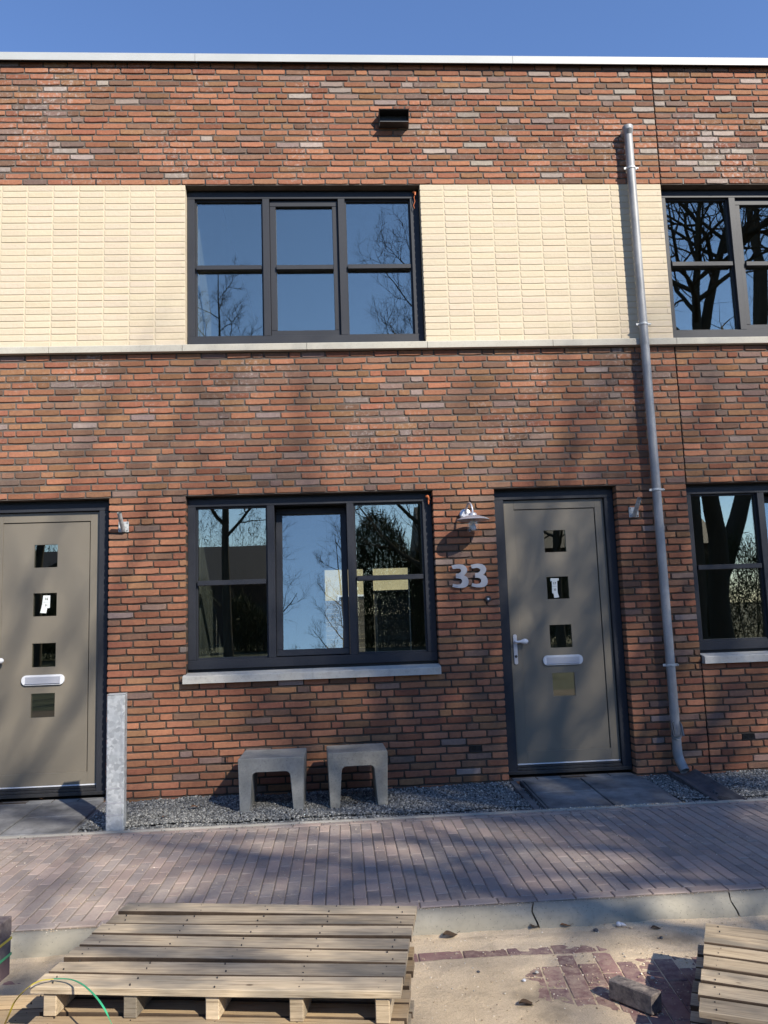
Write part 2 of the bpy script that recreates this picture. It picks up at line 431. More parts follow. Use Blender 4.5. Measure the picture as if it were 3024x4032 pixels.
# ground sheets
g = MB(); g.box(-400, 400, -400, -8.2, -2.80, -2.745); g.box(-400, 400, 9.6, 400, -2.80, -2.70); structure(g, "grass_ground", M['grass'])
g = MB(); g.box(-60, 60, -8.2, 9.6, -2.80, -2.715); road = structure(g, "road", M['road_base'])
g = MB(); g.box(-14, 18, -2.64, -0.90, -2.714, Z_PAVE - .0055); pavement = structure(g, "pavement", M['joint_sand'])
g = MB(); g.box(-14, 18, -0.86, 0.02, -2.714, -2.605); bed = structure(g, "gravel_border", M['soil'])

# ------------------------------------------------------------------ bricks
def brick_tone(x, z):
    n = noise.noise(Vector((x * .8, z * 1.1, 3.1))) ; n2 = noise.noise(Vector((x * 2.1 + 9, z * 2.6, 1.7)))
    r = rnd()
    grey = .15 + .34 * max(0, n + .1) + .2 * max(0, n2)
    if .2 < z < 1.35: grey += .12
    if z < -1.2: grey -= .05
    if z > 2.9: grey -= .06
    if r < grey:
        q = rnd()
        if q < .62: c = (.225, .125, .082)      # brown grey
        elif q < .9: c = (.225, .148, .118)     # purple grey
        else: c = (.285, .215, .185)
    elif r < grey + .16: c = (.29, .150, .080)  # ochre brown
    elif r < grey + .30: c = (.29, .118, .070)  # deep red
    else: c = (.35, .155, .088)                 # orange red
    if z > 2.9 and rnd() < .025 + .05 * (x > 2): c = (.37, .30, .25)
    k = ru(.70, 1.14)
    return tuple(min(.8, v * k * .88 * ru(.97, 1.03)) for v in c)
def cream_tone():
    k = ru(.95, 1.03); return (.505 * k, .428 * k * ru(.985, 1.01), .318 * k * ru(.97, 1.03))

def brick_shape(w, h, depth, seed, rough=1.0):
    """irregular hand-moulded brick, centred in x/z, front at y=0"""
    R = random.Random(seed); j = .0016 * rough
    hw, hh = w / 2, h / 2; c = .0045 + R.random() * .004 * rough
    pts = [(-hw + c, -hh), (-hw * .3, -hh - R.uniform(0, j)), (hw * .35, -hh - R.uniform(0, j)), (hw - c, -hh + R.uniform(0, j * 2)),
           (hw, -hh + c), (hw, hh - c * .6), (hw - c * .6, hh), (hw * .3, hh - R.uniform(0, j)), (-hw * .35, hh - R.uniform(0, j)), (-hw + c * .6, hh),
           (-hw, hh - c * .6), (-hw, -hh + c)]
    pts = [(x + R.uniform(-j, j), z + R.uniform(-j, j)) for x, z in pts]
    n = len(pts); ins = .0035
    vs = [(x * (1 - ins / hw), R.uniform(0, .0012) * rough, z * (1 - ins / hh)) for x, z in pts]
    vs += [(x, .004, z) for x, z in pts] + [(x, depth, z) for x, z in pts]
    fs = [(0, 1, 10, 11), (1, 2, 7, 8), (1, 8, 9, 10), (2, 3, 6, 7), (3, 4, 5, 6)]
    fs += [(i, i + n, (i + 1) % n + n, (i + 1) % n)[::-1] for i in range(n)] + [(i + n, i + 2 * n, (i + 1) % n + 2 * n, (i + 1) % n + n)[::-1] for i in range(n)]
    return vs, [tuple(f) for f in fs]

class BrickKit:
    def __init__(s, mo, ms, name, rough, depth=.10):
        s.mo, s.ms, s.name, s.rough, s.depth = mo, ms, name, rough, depth; s.cache = {}
    def mesh(s, w, h):
        key = (round(w, 3), round(h, 4), random.randrange(6))
        if key not in s.cache:
            mb = MB(); mb.add(*brick_shape(key[0], key[1], s.depth, hash(key) & 0xffff, s.rough)); s.cache[key] = mb.mesh(s.name, s.mo, fix=True)
        return s.cache[key]
    def lay(s, bricks, parent, most=290):
        """bricks: list of (x centre, z centre, w, h, tone)"""
        def key(b):
            u, v, f = project(b[0], 0, b[1])
            inside = -20 < u < 3044 and -20 < v < 4052
            return (0 if inside else 1, (Vector((b[0], 0, b[1])) - CAM).length / max(b[2], .12))
        bricks = sorted(bricks, key=key)
        L = parent.location
        for b in bricks[:most]:
            o = link(s.name, s.mesh(b[2], b[3]), parent)
            o.location = (b[0] - L.x, ru(-.0022, .0022) * s.rough - L.y, b[1] - L.z)
            o.rotation_euler = (ru(-.012, .012) * s.rough, ru(-.006, .006) * s.rough, ru(-.006, .006) * s.rough); o.color = (*b[4], 1)
        rest = bricks[most:]
        if rest:
            mb = MB()
            for i, b in enumerate(rest):
                vs, fs = brick_shape(b[2], b[3], s.depth, i * 7 + 3, s.rough)
                dy = ru(-.0022, .0022) * s.rough; ry = ru(-.006, .006) * s.rough; tz = ru(-.012, .012) * s.rough
                mb.cur = b[4]
                mb.add([(b[0] + x + ry * z - L.x, y + dy + tz * z - L.y, b[1] + z - ry * x - L.z) for x, y, z in vs], fs)
            o = link(s.name + "work", mb.mesh(s.name + "work", s.ms), parent); o['kind'] = 'stuff'

red = BrickKit(M['brick_o'], M['brick_s'], "brick", 1.0)
cream = BrickKit(M['cream_o'], M['cream_s'], "cream_brick", .45)

# openings relative to a house's left edge: x0, x1, z0, z1
OPEN = {'low': (0.0, 2.199, -25 * P, 0.0), 'door': (2.759, 3.887, -2.56, 0.0), 'up': (0.0, 2.2, 22 * P, 47 * P)}
def spans(z, X0, X1):
    """solid x-intervals of the wall at height z between X0 and X1"""
    cuts = []
    for h in (-1, 0, 1):
        for a, b, c, d in OPEN.values():
            if c < z < d: cuts.append((h * PITCHX + a, h * PITCHX + b))
    cuts.sort(); out = []; x = X0
    for a, b in cuts:
        if b <= x or a >= X1: continue
        if a > x: out.append((x, a))
        x = max(x, b)
    if x < X1: out.append((x, X1))
    return [(a, b) for a, b in out if b - a > .03]
JX = (0.0, PITCHX)             # the black movement joint is at x = PITCHX
GR = {(0.352, 37), (2.479, 37), (4.918, 37), (-4.199, 37), (-2.07, 37)}   # vent grilles: x centre, course
def fill(a, b, prev, half=False):
    L, J = .209, .0125
    best = None
    for t in range(14):
        x = a; row = []; first = random.choice((.10, .155, .21, .21, .10 if not half else .05)); i = 0
        while x < b - .004:
            w = first if i == 0 else (.10 if rnd() < .2 else .21)
            w += ru(-.003, .003)
            if x + w > b - .055: w = b - x
            if w > .235:
                w = w / 2 - J / 2
            row.append((x, min(w, b - x))); x += w + J + ru(-.001, .002); i += 1
        js = [r[0] for r in row[1:]]
        bad = sum(1 for j in js for q in prev if abs(j - q) < .03)
        if best is None or bad < best[0]: best = (bad, row, js)
        if bad == 0: break
    return best[1], best[2]

house_info = []
houses = []
for h, nm, lab in ((-1, "left", "terraced house at the left with a taupe door whose paper note reads 16 and 31"),
                   (0, "mid", "terraced house number 33 of red and cream brick, in the middle beside the grey downpipe"),
                   (1, "right", "terraced house at the right, beyond the black movement joint, with tree reflections in its windows")):
    r = thing("brick_house", lab, "house", (h * PITCHX, 0, Z_PAVE), "terraced brick houses in one row")
    houses.append(r)
XL, XR = -PITCHX, 2 * PITCHX
def house_of(x): return 0 if x < 0 else (1 if x < PITCHX else 2)

openj = {0: [.10, 1.03, 2.08, 2.87, 4.70, -.72, -1.9], -20: [.96, 1.95, 3.27, 4.72, -.3], -47: [.25, 1.23, 2.17, 4.72, -.9], -65: [-1.3, -.25, .85, 1.93, 3.9], 28: [.14, 1.15, 2.30, 4.68], 37: [2.62]}
open_at = []
allred = [[], [], []]; allcream = [[], [], []]
def rows(k0, k1):
    prev = []
    for k in range(k0, k1, -1):
        zc = -(k - .5) * P
        newprev = []
        for X0, X1 in ((XL, PITCHX - .006), (PITCHX + .006, XR)):
            for a, b in spans(zc, X0, X1):
                segs = [(a, b)]
                for gx, gk in GR:
                    if gk == k and a < gx < b:
                        segs = [(a, gx - .058), (gx + .058, b)]
                for sa, sb in segs:
                    row, js = fill(sa, sb, prev)
                    newprev += js
                    for x, w in row:
                        hgt = .0468 + ru(-.0012, .0012); z = -k * P + .0078 + hgt / 2 + ru(-.001, .001)
                        allred[house_of(x + w / 2)].append((x + w / 2, z, w, hgt, brick_tone(x, z)))
        for gx in openj.get(k, []):
            c = [j for j in newprev if abs(j - gx) < .12]
            if c: open_at.append((min(c, key=lambda j: abs(j - gx)) - .005, -(k - .5) * P))
        prev = newprev
rows(43, -21)        # courses below the cream band
rows(-47, -67)       # courses above it
for k in range(22, 47):
    zc = (k + .5) * P
    for h in (-1, 0, 1):
        a = h * PITCHX + 2.2; b = (h + 1) * PITCHX - (.006 if h == 0 else 0)
        n = 10; wpitch = (b - a) / 10.16
        for i in range(11):
            x0 = a + i * wpitch; x1 = min(a + (i + 1) * wpitch - .0105, b)
            if x1 - x0 < .03: continue
            x1 = min(x1 if i < 10 else b, b)
            if i == 9: x1 = b if b - x1 < .06 else x1
            allcream[house_of(x0 + .01)].append(((x0 + x1) / 2, zc + ru(-.0006, .0006), x1 - x0, .0525, cream_tone()))
for i in range(3):
    red.lay(allred[i], houses[i]); cream.lay(allcream[i], houses[i])

# mortar bodies of the wall (front face 8 mm behind the bricks, cut back 6 mm round the openings)
def wall_boxes(h, z0, z1, yb):
    out = MB(); X0 = h * PITCHX; X1 = X0 + PITCHX
    ops = [o for kk, o in OPEN.items()]
    zs = sorted({z0, z1} | {z for o in ops for z in (o[2], o[3]) if z0 < z < z1})
    for a, b in zip(zs[:-1], zs[1:]):
        zc = (a + b) / 2; xs = X0 + (.0055 if h == 1 else 0); e = X1 - (.0055 if h == 0 else 0)
        cuts = sorted([(X0 + o[0], X0 + o[1]) for o in ops if o[2] < zc < o[3]])
        x = xs
        for c0, c1 in cuts:
            if c0 - x > .02: out.box(x, c0 - .006, yb, .30, a, b)
            x = c1 + .006
        if e - x > .01: out.box(x, e, yb, .30, a, b)
    return out
for i, h in enumerate((-1, 0, 1)):
    L = houses[i]
    part(wall_boxes(h, -2.72, 0.0, .011), "mortar_bed", M['mortar_low'], L)
    part(wall_boxes(h, 0.0, 22 * P, .0085), "mortar_bed", M['mortar'], L)
    part(wall_boxes(h, 22 * P, 47 * P, .0040), "cream_mortar_bed", M['cream_mortar'], L)
    part(wall_boxes(h, 47 * P, 4.19, .0085), "mortar_bed", M['mortar'], L)
    # roof slab, floors and bare inside walls
    X0, X1 = h * PITCHX, (h + 1) * PITCHX
    m = MB(); m.box(X0, X1, .301, 9.3, 3.70, 4.12); part(m, "roof", M['bitumen'], L)
    m = MB(); m.box(X0 + .08, X1 - .08, .301, 9.0, .30, .55); part(m, "upper_floor", M['plaster'], L)
    m = MB(); m.box(X0 + .08, X1 - .08, .301, 9.0, -2.72, -2.52); part(m, "ground_floor", M['screed'], L)
    for x in (X0, X1 - .08):
        m = MB(); m.box(x, x + .08, .301, 9.3, -2.72, 3.70); part(m, "party_wall", M['plaster'], L)
    m = MB(); m.box(X0 + 2.45, X0 + 2.55, .301, 5.2, -2.52, .30); m.box(X0 + 2.40, X0 + 2.50, .301, 9.0, .55, 3.70); part(m, "partition_wall", M['plaster'], L)
    m = MB()     # rear wall with one wide glazed opening
    m.box(X0 + .08, X0 + 1.03, 9.0, 9.3, -2.52, .30); m.box(X0 + 2.76, X1 - .08, 9.0, 9.3, -2.52, .30)
    m.box(X0 + 1.03, X0 + 2.76, 9.0, 9.3, -.18, .30); m.box(X0 + .08, X1 - .08, 9.0, 9.3, .55, 3.70)
    part(m, "rear_wall", M['plaster'], L)
    m = MB(); m.box(X0 + 1.82, X0 + 2.02, 9.05, 9.15, -2.52, -.18); m.box(X0 + 1.03, X0 + 2.76, 9.05, 9.15, -2.52, -2.40)
    part(m, "rear_window_frame", M['anthracite'], L)

# stone band under the cream bricks, roof trim
bj = [-4.551, -3.45, -2.32, -1.193, -.017, 1.101, 2.206, 3.376, 4.551, 5.66, 6.78, 7.9, 9.1]
for a, b in zip(bj[:-1], bj[1:]):
    m = MB(); w = 22 * P
    prof = [(-.05, w - .062), (-.05, w - .006), (-.046, w + .000), (.09, w + .022), (.09, w - .062)]
    m.prism(prof, a + .002, b - .002, axis='x')
    part(m, "band_stone", M['band'], houses[house_of((a + b) / 2)])
cj = [-4.551, -2.947, .105, 3.157, 6.209, 9.1]
for a, b in zip(cj[:-1], cj[1:]):
    m = MB(); m.prism([(-.052, 4.163), (-.052, 4.240), (-.04, 4.246), (.34, 4.236), (.34, 4.16), (.33, 4.16), (.33, 4.225), (-.044, 4.235), (-.044, 4.163)], a + .0015, b - .0015, axis='x')
    part(m, "roof_trim", M['white_metal'], houses[house_of((a + b) / 2)])
    m = MB(); m.box(a + .01, b - .01, -.043, .33, 4.19, 4.222); part(m, "trim_backing", M['black'], houses[house_of((a + b) / 2)])
m = MB(); m.box(PITCHX - .005, PITCHX + .005, .03, .2, -2.7, 4.16); part(m, "joint_filler", M['black'], houses[1])

for gx, gz in open_at:
    m = MB(); m.box(gx - .0052, gx + .0052, .0035, .03, gz - .027, gz + .027); part(m, "weep_joint", M['black'], houses[house_of(gx)])

# vent grilles in the brickwork
for gx, gk in GR:
    if gx < XL: continue
    m = MB(); z0 = -gk * P + .006; z1 = z0 + .05
    m.box(gx - .05, gx + .05, .012, .05, z0, z1)
    for q in range(5):
        zz = z0 + .003 + q * .0105; m.box(gx - .047, gx + .047, -.001, .014, zz, zz + .004)
    m.box(gx - .05, gx - .046, -.002, .02, z0, z1); m.box(gx + .046, gx + .05, -.002, .02, z0, z1); m.box(gx - .002, gx + .002, -.002, .014, z0, z1)
    m.box(gx - .046, gx + .046, -.002, .02, z0, z0 + .003); m.box(gx - .046, gx + .046, -.002, .02, z1 - .003, z1)
    part(m, "vent_grille", M['black'], houses[house_of(gx)])

# ------------------------------------------------------------------ windows
def member(x0, x1, z0, z1, y0, y1): m = MB(); m.box(x0, x1, y0, y1, z0, z1, .0022); return m
def glazing(root, x0, x1, z0, z1, y, rot=None):
    m = MB(); m.box(x0, x1, y, y + .006, z0, z1, mat=rot); return part(m, "pane", M['glass'], root)
def window(h, X, ztop, low):
    L = houses[h]
    # the outer frame: jambs, head, bottom rail (butt-jointed, jambs between the rails)
    m = MB(); yf = REC - .012
    zt = ztop - .026; zb = ztop - 1.522
    m.box(X + .003, X + 2.194, yf, yf + .11, zt - .064, zt, .002)
    m.box(X + .003, X + 2.194, yf - .004, yf + .11, zb, zb + .080, .002)
    m.box(X + .003, X + .071, yf + .001, yf + .11, zb + .0805, zt - .0645, .002)
    m.box(X + 2.112, X + 2.194, yf + .001, yf + .11, zb + .0805, zt - .0645, .002)
    w = part(m, "window", M['anthracite'], L)
    for x0, x1 in ((.706, .770), (1.421, 1.485)):
        part(member(X + x0, X + x1, zb + .0805, zt - .0645, yf - .002, yf + .11), "mullion", M['anthracite'], w)
    # fixed lights, left and right
    for x0, x1 in ((.0715, .7055), (1.4855, 2.1115)):
        f = MB(); z0, z1 = zb + .081, zt - .065; g = .014
        f.box(X + x0, X + x0 + g, yf + .03, yf + .09, z0, z1); f.box(X + x1 - g, X + x1, yf + .03, yf + .09, z0, z1)
        f.box(X + x0 + g, X + x1 - g, yf + .03, yf + .09, z0, z0 + g); f.box(X + x0 + g, X + x1 - g, yf + .03, yf + .09, z1 - g, z1)
        part(f, "glazing_bead", M['anthracite'], w)
        part(member(X + x0 + g + .001, X + x1 - g - .001, ztop - .793, ztop - .750, yf - .001, yf + .10), "transom", M['anthracite'], w)
        glazing(w, X + x0 + g, X + x1 - g, z0 + g, ztop - .7935, yf + .052); glazing(w, X + x0 + g, X + x1 - g, ztop - .7495, z1 - g, yf + .052)
    # the middle sash; on the ground floor it stands tilted inwards
    x0, x1 = .7715, 1.4195; z0, z1 = zb + .083, zt - .072
    rot = None
    if low:
        c = Vector((0, yf + .06, z0)); rot = Matrix.Translation(c) @ Matrix.Rotation(math.radians(-6.0), 4, 'X') @ Matrix.Translation(-c)
    s = MB(); yo = yf + .028; e = .056
    s.box(X + x0, X + x0 + e, yo, yo + .07, z0 + e + .0005, z1 - e - .0005, .003, rot); s.box(X + x1 - e, X + x1, yo, yo + .07, z0 + e + .0005, z1 - e - .0005, .003, rot)
    s.box(X + x0, X + x1, yo - .001, yo + .07, z0, z0 + e, .003, rot); s.box(X + x0, X + x1, yo, yo + .07, z1 - e, z1, .003, rot)
    part(s, "sash", M['anthracite'], w)
    if low:
        glazing(w, X + x0 + e, X + x1 - e, z0 + e, z1 - e, yo + .03, rot)
    else:
        part(member(X + x0 + e + .001, X + x1 - e - .001, ztop - .793, ztop - .750, yf + .004, yf + .10), "transom", M['anthracite'], w)
        glazing(w, X + x0 + e, X + x1 - e, z0 + e, ztop - .7935, yo + .03); glazing(w, X + x0 + e, X + x1 - e, ztop - .7495, z1 - e, yo + .03)
    m = MB(); m.box(X + .002, X + 2.198, yf + .02, .28, zt + .001, ztop - .001); m.box(X + .002, X + 2.198, yf + .02, .28, ztop - 1.5625, zb - .001)
    m.box(X + 2.1945, X + 2.1985, yf + .02, .28, zb, zt)
    part(m, "weather_seal", M['black'], w)
    if low:
        js = [-.018, 1.085, 2.205]
        if X > 1: js = [.008, 1.105, 2.205]
        for a, b in zip(js[:-1], js[1:]):
            q = MB(); zf = ztop - 1.5625
            q.prism([(-.052, zf - .068), (-.052, zf - .010), (-.047, zf - .004), (.075, zf + .016), (.075, zf - .066)], X + a + .001, X + b - .001, axis='x')
            part(q, "sill", M['sill'], w)
    return w
for h in range(3):
    X = (h - 1) * PITCHX
    window(h, X, 0.0, True); window(h, X, 47 * P, False)

# ------------------------------------------------------------------ doors
def text_mesh(s, size, ext, mat, bold=0.0):
    cu = bpy.data.curves.new("text", 'FONT'); cu.body = s; cu.size = size; cu.extrude = ext; cu.align_x = 'CENTER'; cu.align_y = 'CENTER'; cu.offset = bold
    o = bpy.data.objects.new("t", cu); col.objects.link(o); dg = bpy.context.evaluated_depsgraph_get()
    me = bpy.data.meshes.new_from_object(o.evaluated_get(dg)); bpy.data.objects.remove(o); me.materials.clear(); me.materials.append(mat)
    me.transform(Matrix.Rotation(math.radians(90), 4, 'X')); return me
def door(h, X, notes):
    L = houses[h]; yf = REC - .012
    m = MB(); zt = -.030; ztl = -2.53
    m.box(X + 2.763, X + 3.883, yf, yf + .12, zt - .068, zt, .002)
    m.box(X + 2.763, X + 2.857, yf + .001, yf + .12, ztl, zt - .0685, .002)
    m.box(X + 3.800, X + 3.883, yf + .001, yf + .12, ztl, zt - .0685, .002)
    fr = part(m, "door_frame", M['anthracite'], L)
    m = MB(); m.box(X + 2.762, X + 3.884, yf + .02, .28, zt + .001, -.001); m.box(X + 2.857, X + 2.8615, yf + .03, yf + .1, ztl + .08, zt - .07)
    m.box(X + 3.798, X + 3.7995, yf + .03, yf + .1, ztl + .08, zt - .07)
    part(m, "weather_seal", M['black'], fr)
    # leaf: one slab with four square openings
    yl = yf + .042; x0, x1, z0, z1 = X + 2.864, X + 3.797, -2.447, -.103
    sx0, sx1 = X + 3.228, X + 3.430; sq = [(-.587, -.385), (-1.014, -.812), (-1.452, -1.247), (-1.880, -1.675)]
    px0, px1, pz0, pz1 = X + 2.958, X + 3.708, -2.347, -.193
    m = MB(); d = .008
    m.box(x0, px0 - .0005, yl - d, yl + .045, z0, z1, .0015); m.box(px1 + d, x1, yl - d, yl + .045, z0, z1, .0015)
    m.box(px0, px1 + d - .0005, yl - d, yl + .045, z0, pz0 - .0005, .0015); m.box(px0, px1 + d - .0005, yl - d, yl + .045, pz1 + d, z1, .0015)
    df = part(m, "door", M['door'], L)
    m = MB()
    m.box(px0, sx0, yl, yl + .04, pz0, pz1); m.box(sx1, px1, yl, yl + .04, pz0, pz1)
    zz = [pz0] + [q for s in sorted(sq) for q in s] + [pz1]
    for i in range(0, len(zz), 2): m.box(sx0, sx1, yl, yl + .04, zz[i], zz[i + 1])
    part(m, "door_panel", M['door'], df)
    m = MB(); m.box(px1 + .0005, px1 + d - .0005, yl + .012, yl + .03, pz0, pz1 + d); m.box(px0, px1, yl + .012, yl + .03, pz1 + .0005, pz1 + d - .0005)
    part(m, "groove_seal", M['black'], df)
    for a, b in sq:
        m = MB(); m.box(sx0 + .0006, sx1 - .0006, yl + .012, yl + .018, a + .0006, b - .0006); part(m, "pane", M['glass'], df)
    m = MB(); m.box(x0 + .004, x1 - .004, yl - .012, yl + .04, z0 - .012, z0 - .001, .002); part(m, "drip_strip", M['white_plastic'], df)
    m = MB()
    m.box(X + 2.765, X + 3.881, yf - .012, yf + .12, ztl - .002, ztl + .028, .003); m.box(X + 2.858, X + 3.799, yf + .006, yf + .12, ztl + .0285, ztl + .050, .003)
    m.box(X + 2.858, X + 3.799, yf + .022, yf + .12, ztl + .0505, ztl + .068, .003)
    part(m, "threshold", M['rubber'], fr)
    # letter plate
    cx = X + 3.331; cz = -1.561; y0 = yl - .018
    def stadium(hw, hh, r, n=8):
        pts = []
        for sxx, szz, a0 in ((1, 1, 0), (-1, 1, 90), (-1, -1, 180), (1, -1, 270)):
            for i in range(n + 1):
                a = math.radians(a0 + 90 * i / n); pts.append((cx + sxx * (hw - r) + r * math.cos(a), cz + szz * (hh - r) + r * math.sin(a)))
        return pts
    m = MB(); m.prism(stadium(.181, .043, .040), y0, yl - .0005); lp = part(m, "letter_plate", M['white_plastic'], df)
    m = MB(); m.box(cx - .148, cx + .148, y0 - .003, y0 - .0005, cz - .026, cz + .028, .001); m.box(cx - .150, cx + .150, y0 - .010, y0 - .0035, cz - .032, cz - .025, .002)
    part(m, "letter_flap", M['alu'], df)
    # handle plate with an egg-shaped knob and a lock cylinder
    m = MB(); cx, cz = X + 2.904, -1.452; m.prism(stadium(.0165, .133, .016), yl - .018, yl - .0085); part(m, "handle_plate", M['alu'], df)
    m = MB(); kz = -1.385
    m.tube([(cx, yl - .018, kz), (cx, yl - .045, kz), (cx + .018, yl - .056, kz), (cx + .04, yl - .056, kz + .001), (cx + .055, yl - .056, kz + .002), (cx + .075, yl - .056, kz + .002), (cx + .095, yl - .056, kz + .002), (cx + .106, yl - .056, kz + .002), (cx + .110, yl - .056, kz + .002)],
           [.011, .011, .011, .012, .019, .025, .022, .012, .003], 14); part(m, "door_knob", M['white_plastic'], df, 'auto')
    m = MB(); m.tube([(cx + .001, yl - .019, -1.515), (cx + .001, yl - .024, -1.515)], [.013, .011], 14); part(m, "lock_cylinder", M['steel_dark'], df)
    return df, yl
for h, notes in ((0, ("16", "31")), (1, ("17", "33")), (2, None)):
    X = (h - 1) * PITCHX - (.022 if h == 0 else 0)
    df, yl = door(h, X, notes)
    if notes:
        # a paper note taped behind the second square pane
        m = MB(); cx, cz = X + 3.298, -.900; y = yl + .0095
        if h == 1:
            outline = [(-.030, .075), (.046, .073), (.044, .052), (.030, .050), (.028, -.058), (.040, -.100), (-.006, -.104), (-.010, -.064), (-.022, -.062), (-.020, .050), (-.034, .048)]
        else:
            outline = [(.000, .068), (.060, .066), (.058, -.042), (.036, -.044), (.028, -.088), (-.024, -.084), (-.008, -.010)]
            cx = X + 3.310
        m.prism([(cx + a, cz + b) for a, b in outline], y, y + .0008)
        nb = m.build("paper_note", M['paper'])
        tag(nb, "slanted white paper note reading 16 and 31 in the left door's pane" if h == 0 else "straight taped paper note reading 17 and 33 in the middle door's pane", "note", "paper notes in the door panes")
        for i, (s, dz, sz) in enumerate(((notes[0], .028 if h == 1 else .036, .030), (notes[1], -.030 if h == 1 else -.020, .024))):
            me = text_mesh(s, sz, .0003, M['ink'], .0006); o = link("printed_number", me, nb); o.location = (cx + (.004 if h == 1 else .028), y - .0008, cz + dz)
        m = MB(); m.box(cx - .02, cx + .028, y - .0007, y - .0004, cz + .0, cz + .0015) if h == 1 else m.box(cx + .002, cx + .056, y - .0007, y - .0004, cz + .008, cz + .0095)
        o = m.build("printed_line", M['ink'], nb)

# ------------------------------------------------------------------ fittings on the wall
# louvre hood high on the wall
t = thing("vent_hood", "black rectangular vent hood high on the upper red brickwork", "vent", (1.972, 0, 3.57))
m = MB(); x0, x1, z0, z1 = 1.832, 2.118, 3.512, 3.648
m.prism([(-.105, z1 - .004), (-.100, z1), (.0, z1), (.0, z0), (-.012, z0), (-.012, z1 - .012), (-.100, z1 - .012)], x0 + .007, x1 - .007, axis='x')
part(m, "hood", M['black'], t)
for xa in (x0, x1 - .0065):
    m = MB(); m.prism([(-.105, z1 - .002), (-.03, z0), (0, z0), (0, z1 + .001), (-.1, z1 + .001)], xa, xa + .0065, axis='x'); part(m, "side_cheek", M['black'], t)
m = MB(); m.box(x0 + .012, x1 - .012, -.014, -.008, z0 + .01, z1 - .016); part(m, "grille_plate", M['rubber'], t)
m = MB(); m.prism([(-.100, z0 + .002), (-.100, z0 + .010), (-.013, z0 + .004), (-.013, z0 - .001)], x0 + .007, x1 - .007, axis='x'); part(m, "lower_lip", M['rubber'], t)

# downpipe
t = thing("downpipe", "weathered zinc downpipe running down the wall between door and movement joint", "downpipe", (4.232, 0, -2.55))
PX = 4.232; PY = -.078
def arc(c, r, a0, a1, n, u, v):
    return [tuple(Vector(c) + Vector(u) * r * math.cos(a0 + (a1 - a0) * i / n) + Vector(v) * r * math.sin(a0 + (a1 - a0) * i / n) for i in range(1)) for i in range(0)]
m = MB(); m.tube([(PX, PY, 3.425), (PX, PY, -2.34)], .039, 28); part(m, "pipe", M['zinc'], t, 'auto')
m = MB(); m.tube([(PX + .004, .03, 3.448), (PX + .004, -.055, 3.448), (PX + .003, PY - .004, 3.447), (PX, PY - .028, 3.428), (PX, PY - .010, 3.398)], [.046, .046, .047, .036, .03], 24)
part(m, "spout_inlet", M['zinc'], t, 'auto')
m = MB(); m.tube([(PX, PY, 3.402), (PX, PY, 3.43), (PX, PY, 3.475), (PX, PY, 3.482)], [.041, .047, .053, .050], 26); part(m, "inlet_cap", M['zinc'], t, 'auto')
for z in (1.30, -1.917, -2.043, -.42):
    m = MB(); m.tube([(PX, PY, z), (PX, PY, z + .004), (PX, PY, z + .05)], [.0405, .0412, .0398], 28); part(m, "pipe_socket", M['zinc'], t, 'auto')
m = MB(); pts = [(PX, PY, -2.32), (PX, PY, -2.385)]
for i in range(1, 8):
    a = math.radians(38) * i / 7; pts.append((PX + .02 * i / 7, PY - .16 * (1 - math.cos(a)), -2.385 - .16 * math.sin(a)))
pts.append((pts[-1][0] + .004, pts[-1][1] - .03, pts[-1][2] - .035))
m.tube(pts, [.0405] + [.0408] * (len(pts) - 1), 28, cap=False)
ins = [(Vector(p)) for p in pts]; m.tube(ins, [.0388] * len(ins), 28, cap=False); part(m, "shoe", M['zinc'], t, 'auto')
for z in (3.051, 1.497, -.065, -1.627):
    m = MB(); m.tube([(PX, PY, z - .011), (PX, PY, z - .009), (PX, PY, z + .009), (PX, PY, z + .011)], [.041, .0445, .0445, .041], 26)
    for s in (-1, 1): m.box(PX + s * .056 - .012, PX + s * .056 + .012, PY - .004, PY + .004, z - .011, z + .011, .001)
    m.tube([(PX + .066, PY - .012, z), (PX + .066, PY + .010, z)], .006, 8); m.tube([(PX, PY + .04, z), (PX, .01, z)], .006, 8)
    part(m, "pipe_clamp", M['galv'], t)
# rainwater hatch: a flared arch with vertical guide ribs, tipped out of the pipe
hx, z0, z1 = PX - .004, -2.225, -2.098
fo = []; bo = []; n = 12
for i in range(n + 1):
    a = math.pi * i / n; fo.append((hx + .045 * math.cos(a), z1 - .045 + .048 * math.sin(a))); bo.append((hx + .036 * math.cos(a), z1 - .04 + .04 * math.sin(a)))
fo = [(hx + .045, z0)] + fo + [(hx - .045, z0)]; bo = [(hx + .034, z0 - .002)] + bo + [(hx - .034, z0 - .002)]
m = MB(); m.prism([(hx + (x - hx) * .86, z0 + (z - z0) * .9 + .004) for x, z in fo], -.108, -.100); part(m, "hatch_dark_backing", M['black'], t)  # black plate that paints the shade inside the hatch
m = MB(); vs = []; N = len(fo)
for k, (ring, yy) in enumerate(((fo, -.155), (bo, -.085))):
    for (x, z) in ring: vs.append((x, yy + (.045 * (z - z0) / (z1 - z0) if k == 0 else 0), z))
for (x, z) in fo: vs.append((hx + (x - hx) * .93, -.153 + .045 * (z - z0) / (z1 - z0), z0 + (z - z0) * .95 + .003))
for (x, z) in bo: vs.append((hx + (x - hx) * .9, -.082, z0 + (z - z0) * .93 + .004))
fs = []
for i in range(N - 1):
    fs += [(i, i + 1, N + i + 1, N + i), (2 * N + i, 3 * N + i, 3 * N + i + 1, 2 * N + i + 1), (i, 2 * N + i, 2 * N + i + 1, i + 1)]
fs += [(0, N, 2 * N - 1, N - 1)]
m.add(vs, fs); part(m, "rainwater_hatch", M['zinc'], t)
m = MB()
for q in range(5): m.tube([(hx - .026 + q * .013, -.135, z0 + .004), (hx - .026 + q * .013, -.112, z1 - .018)], .0028, 6)
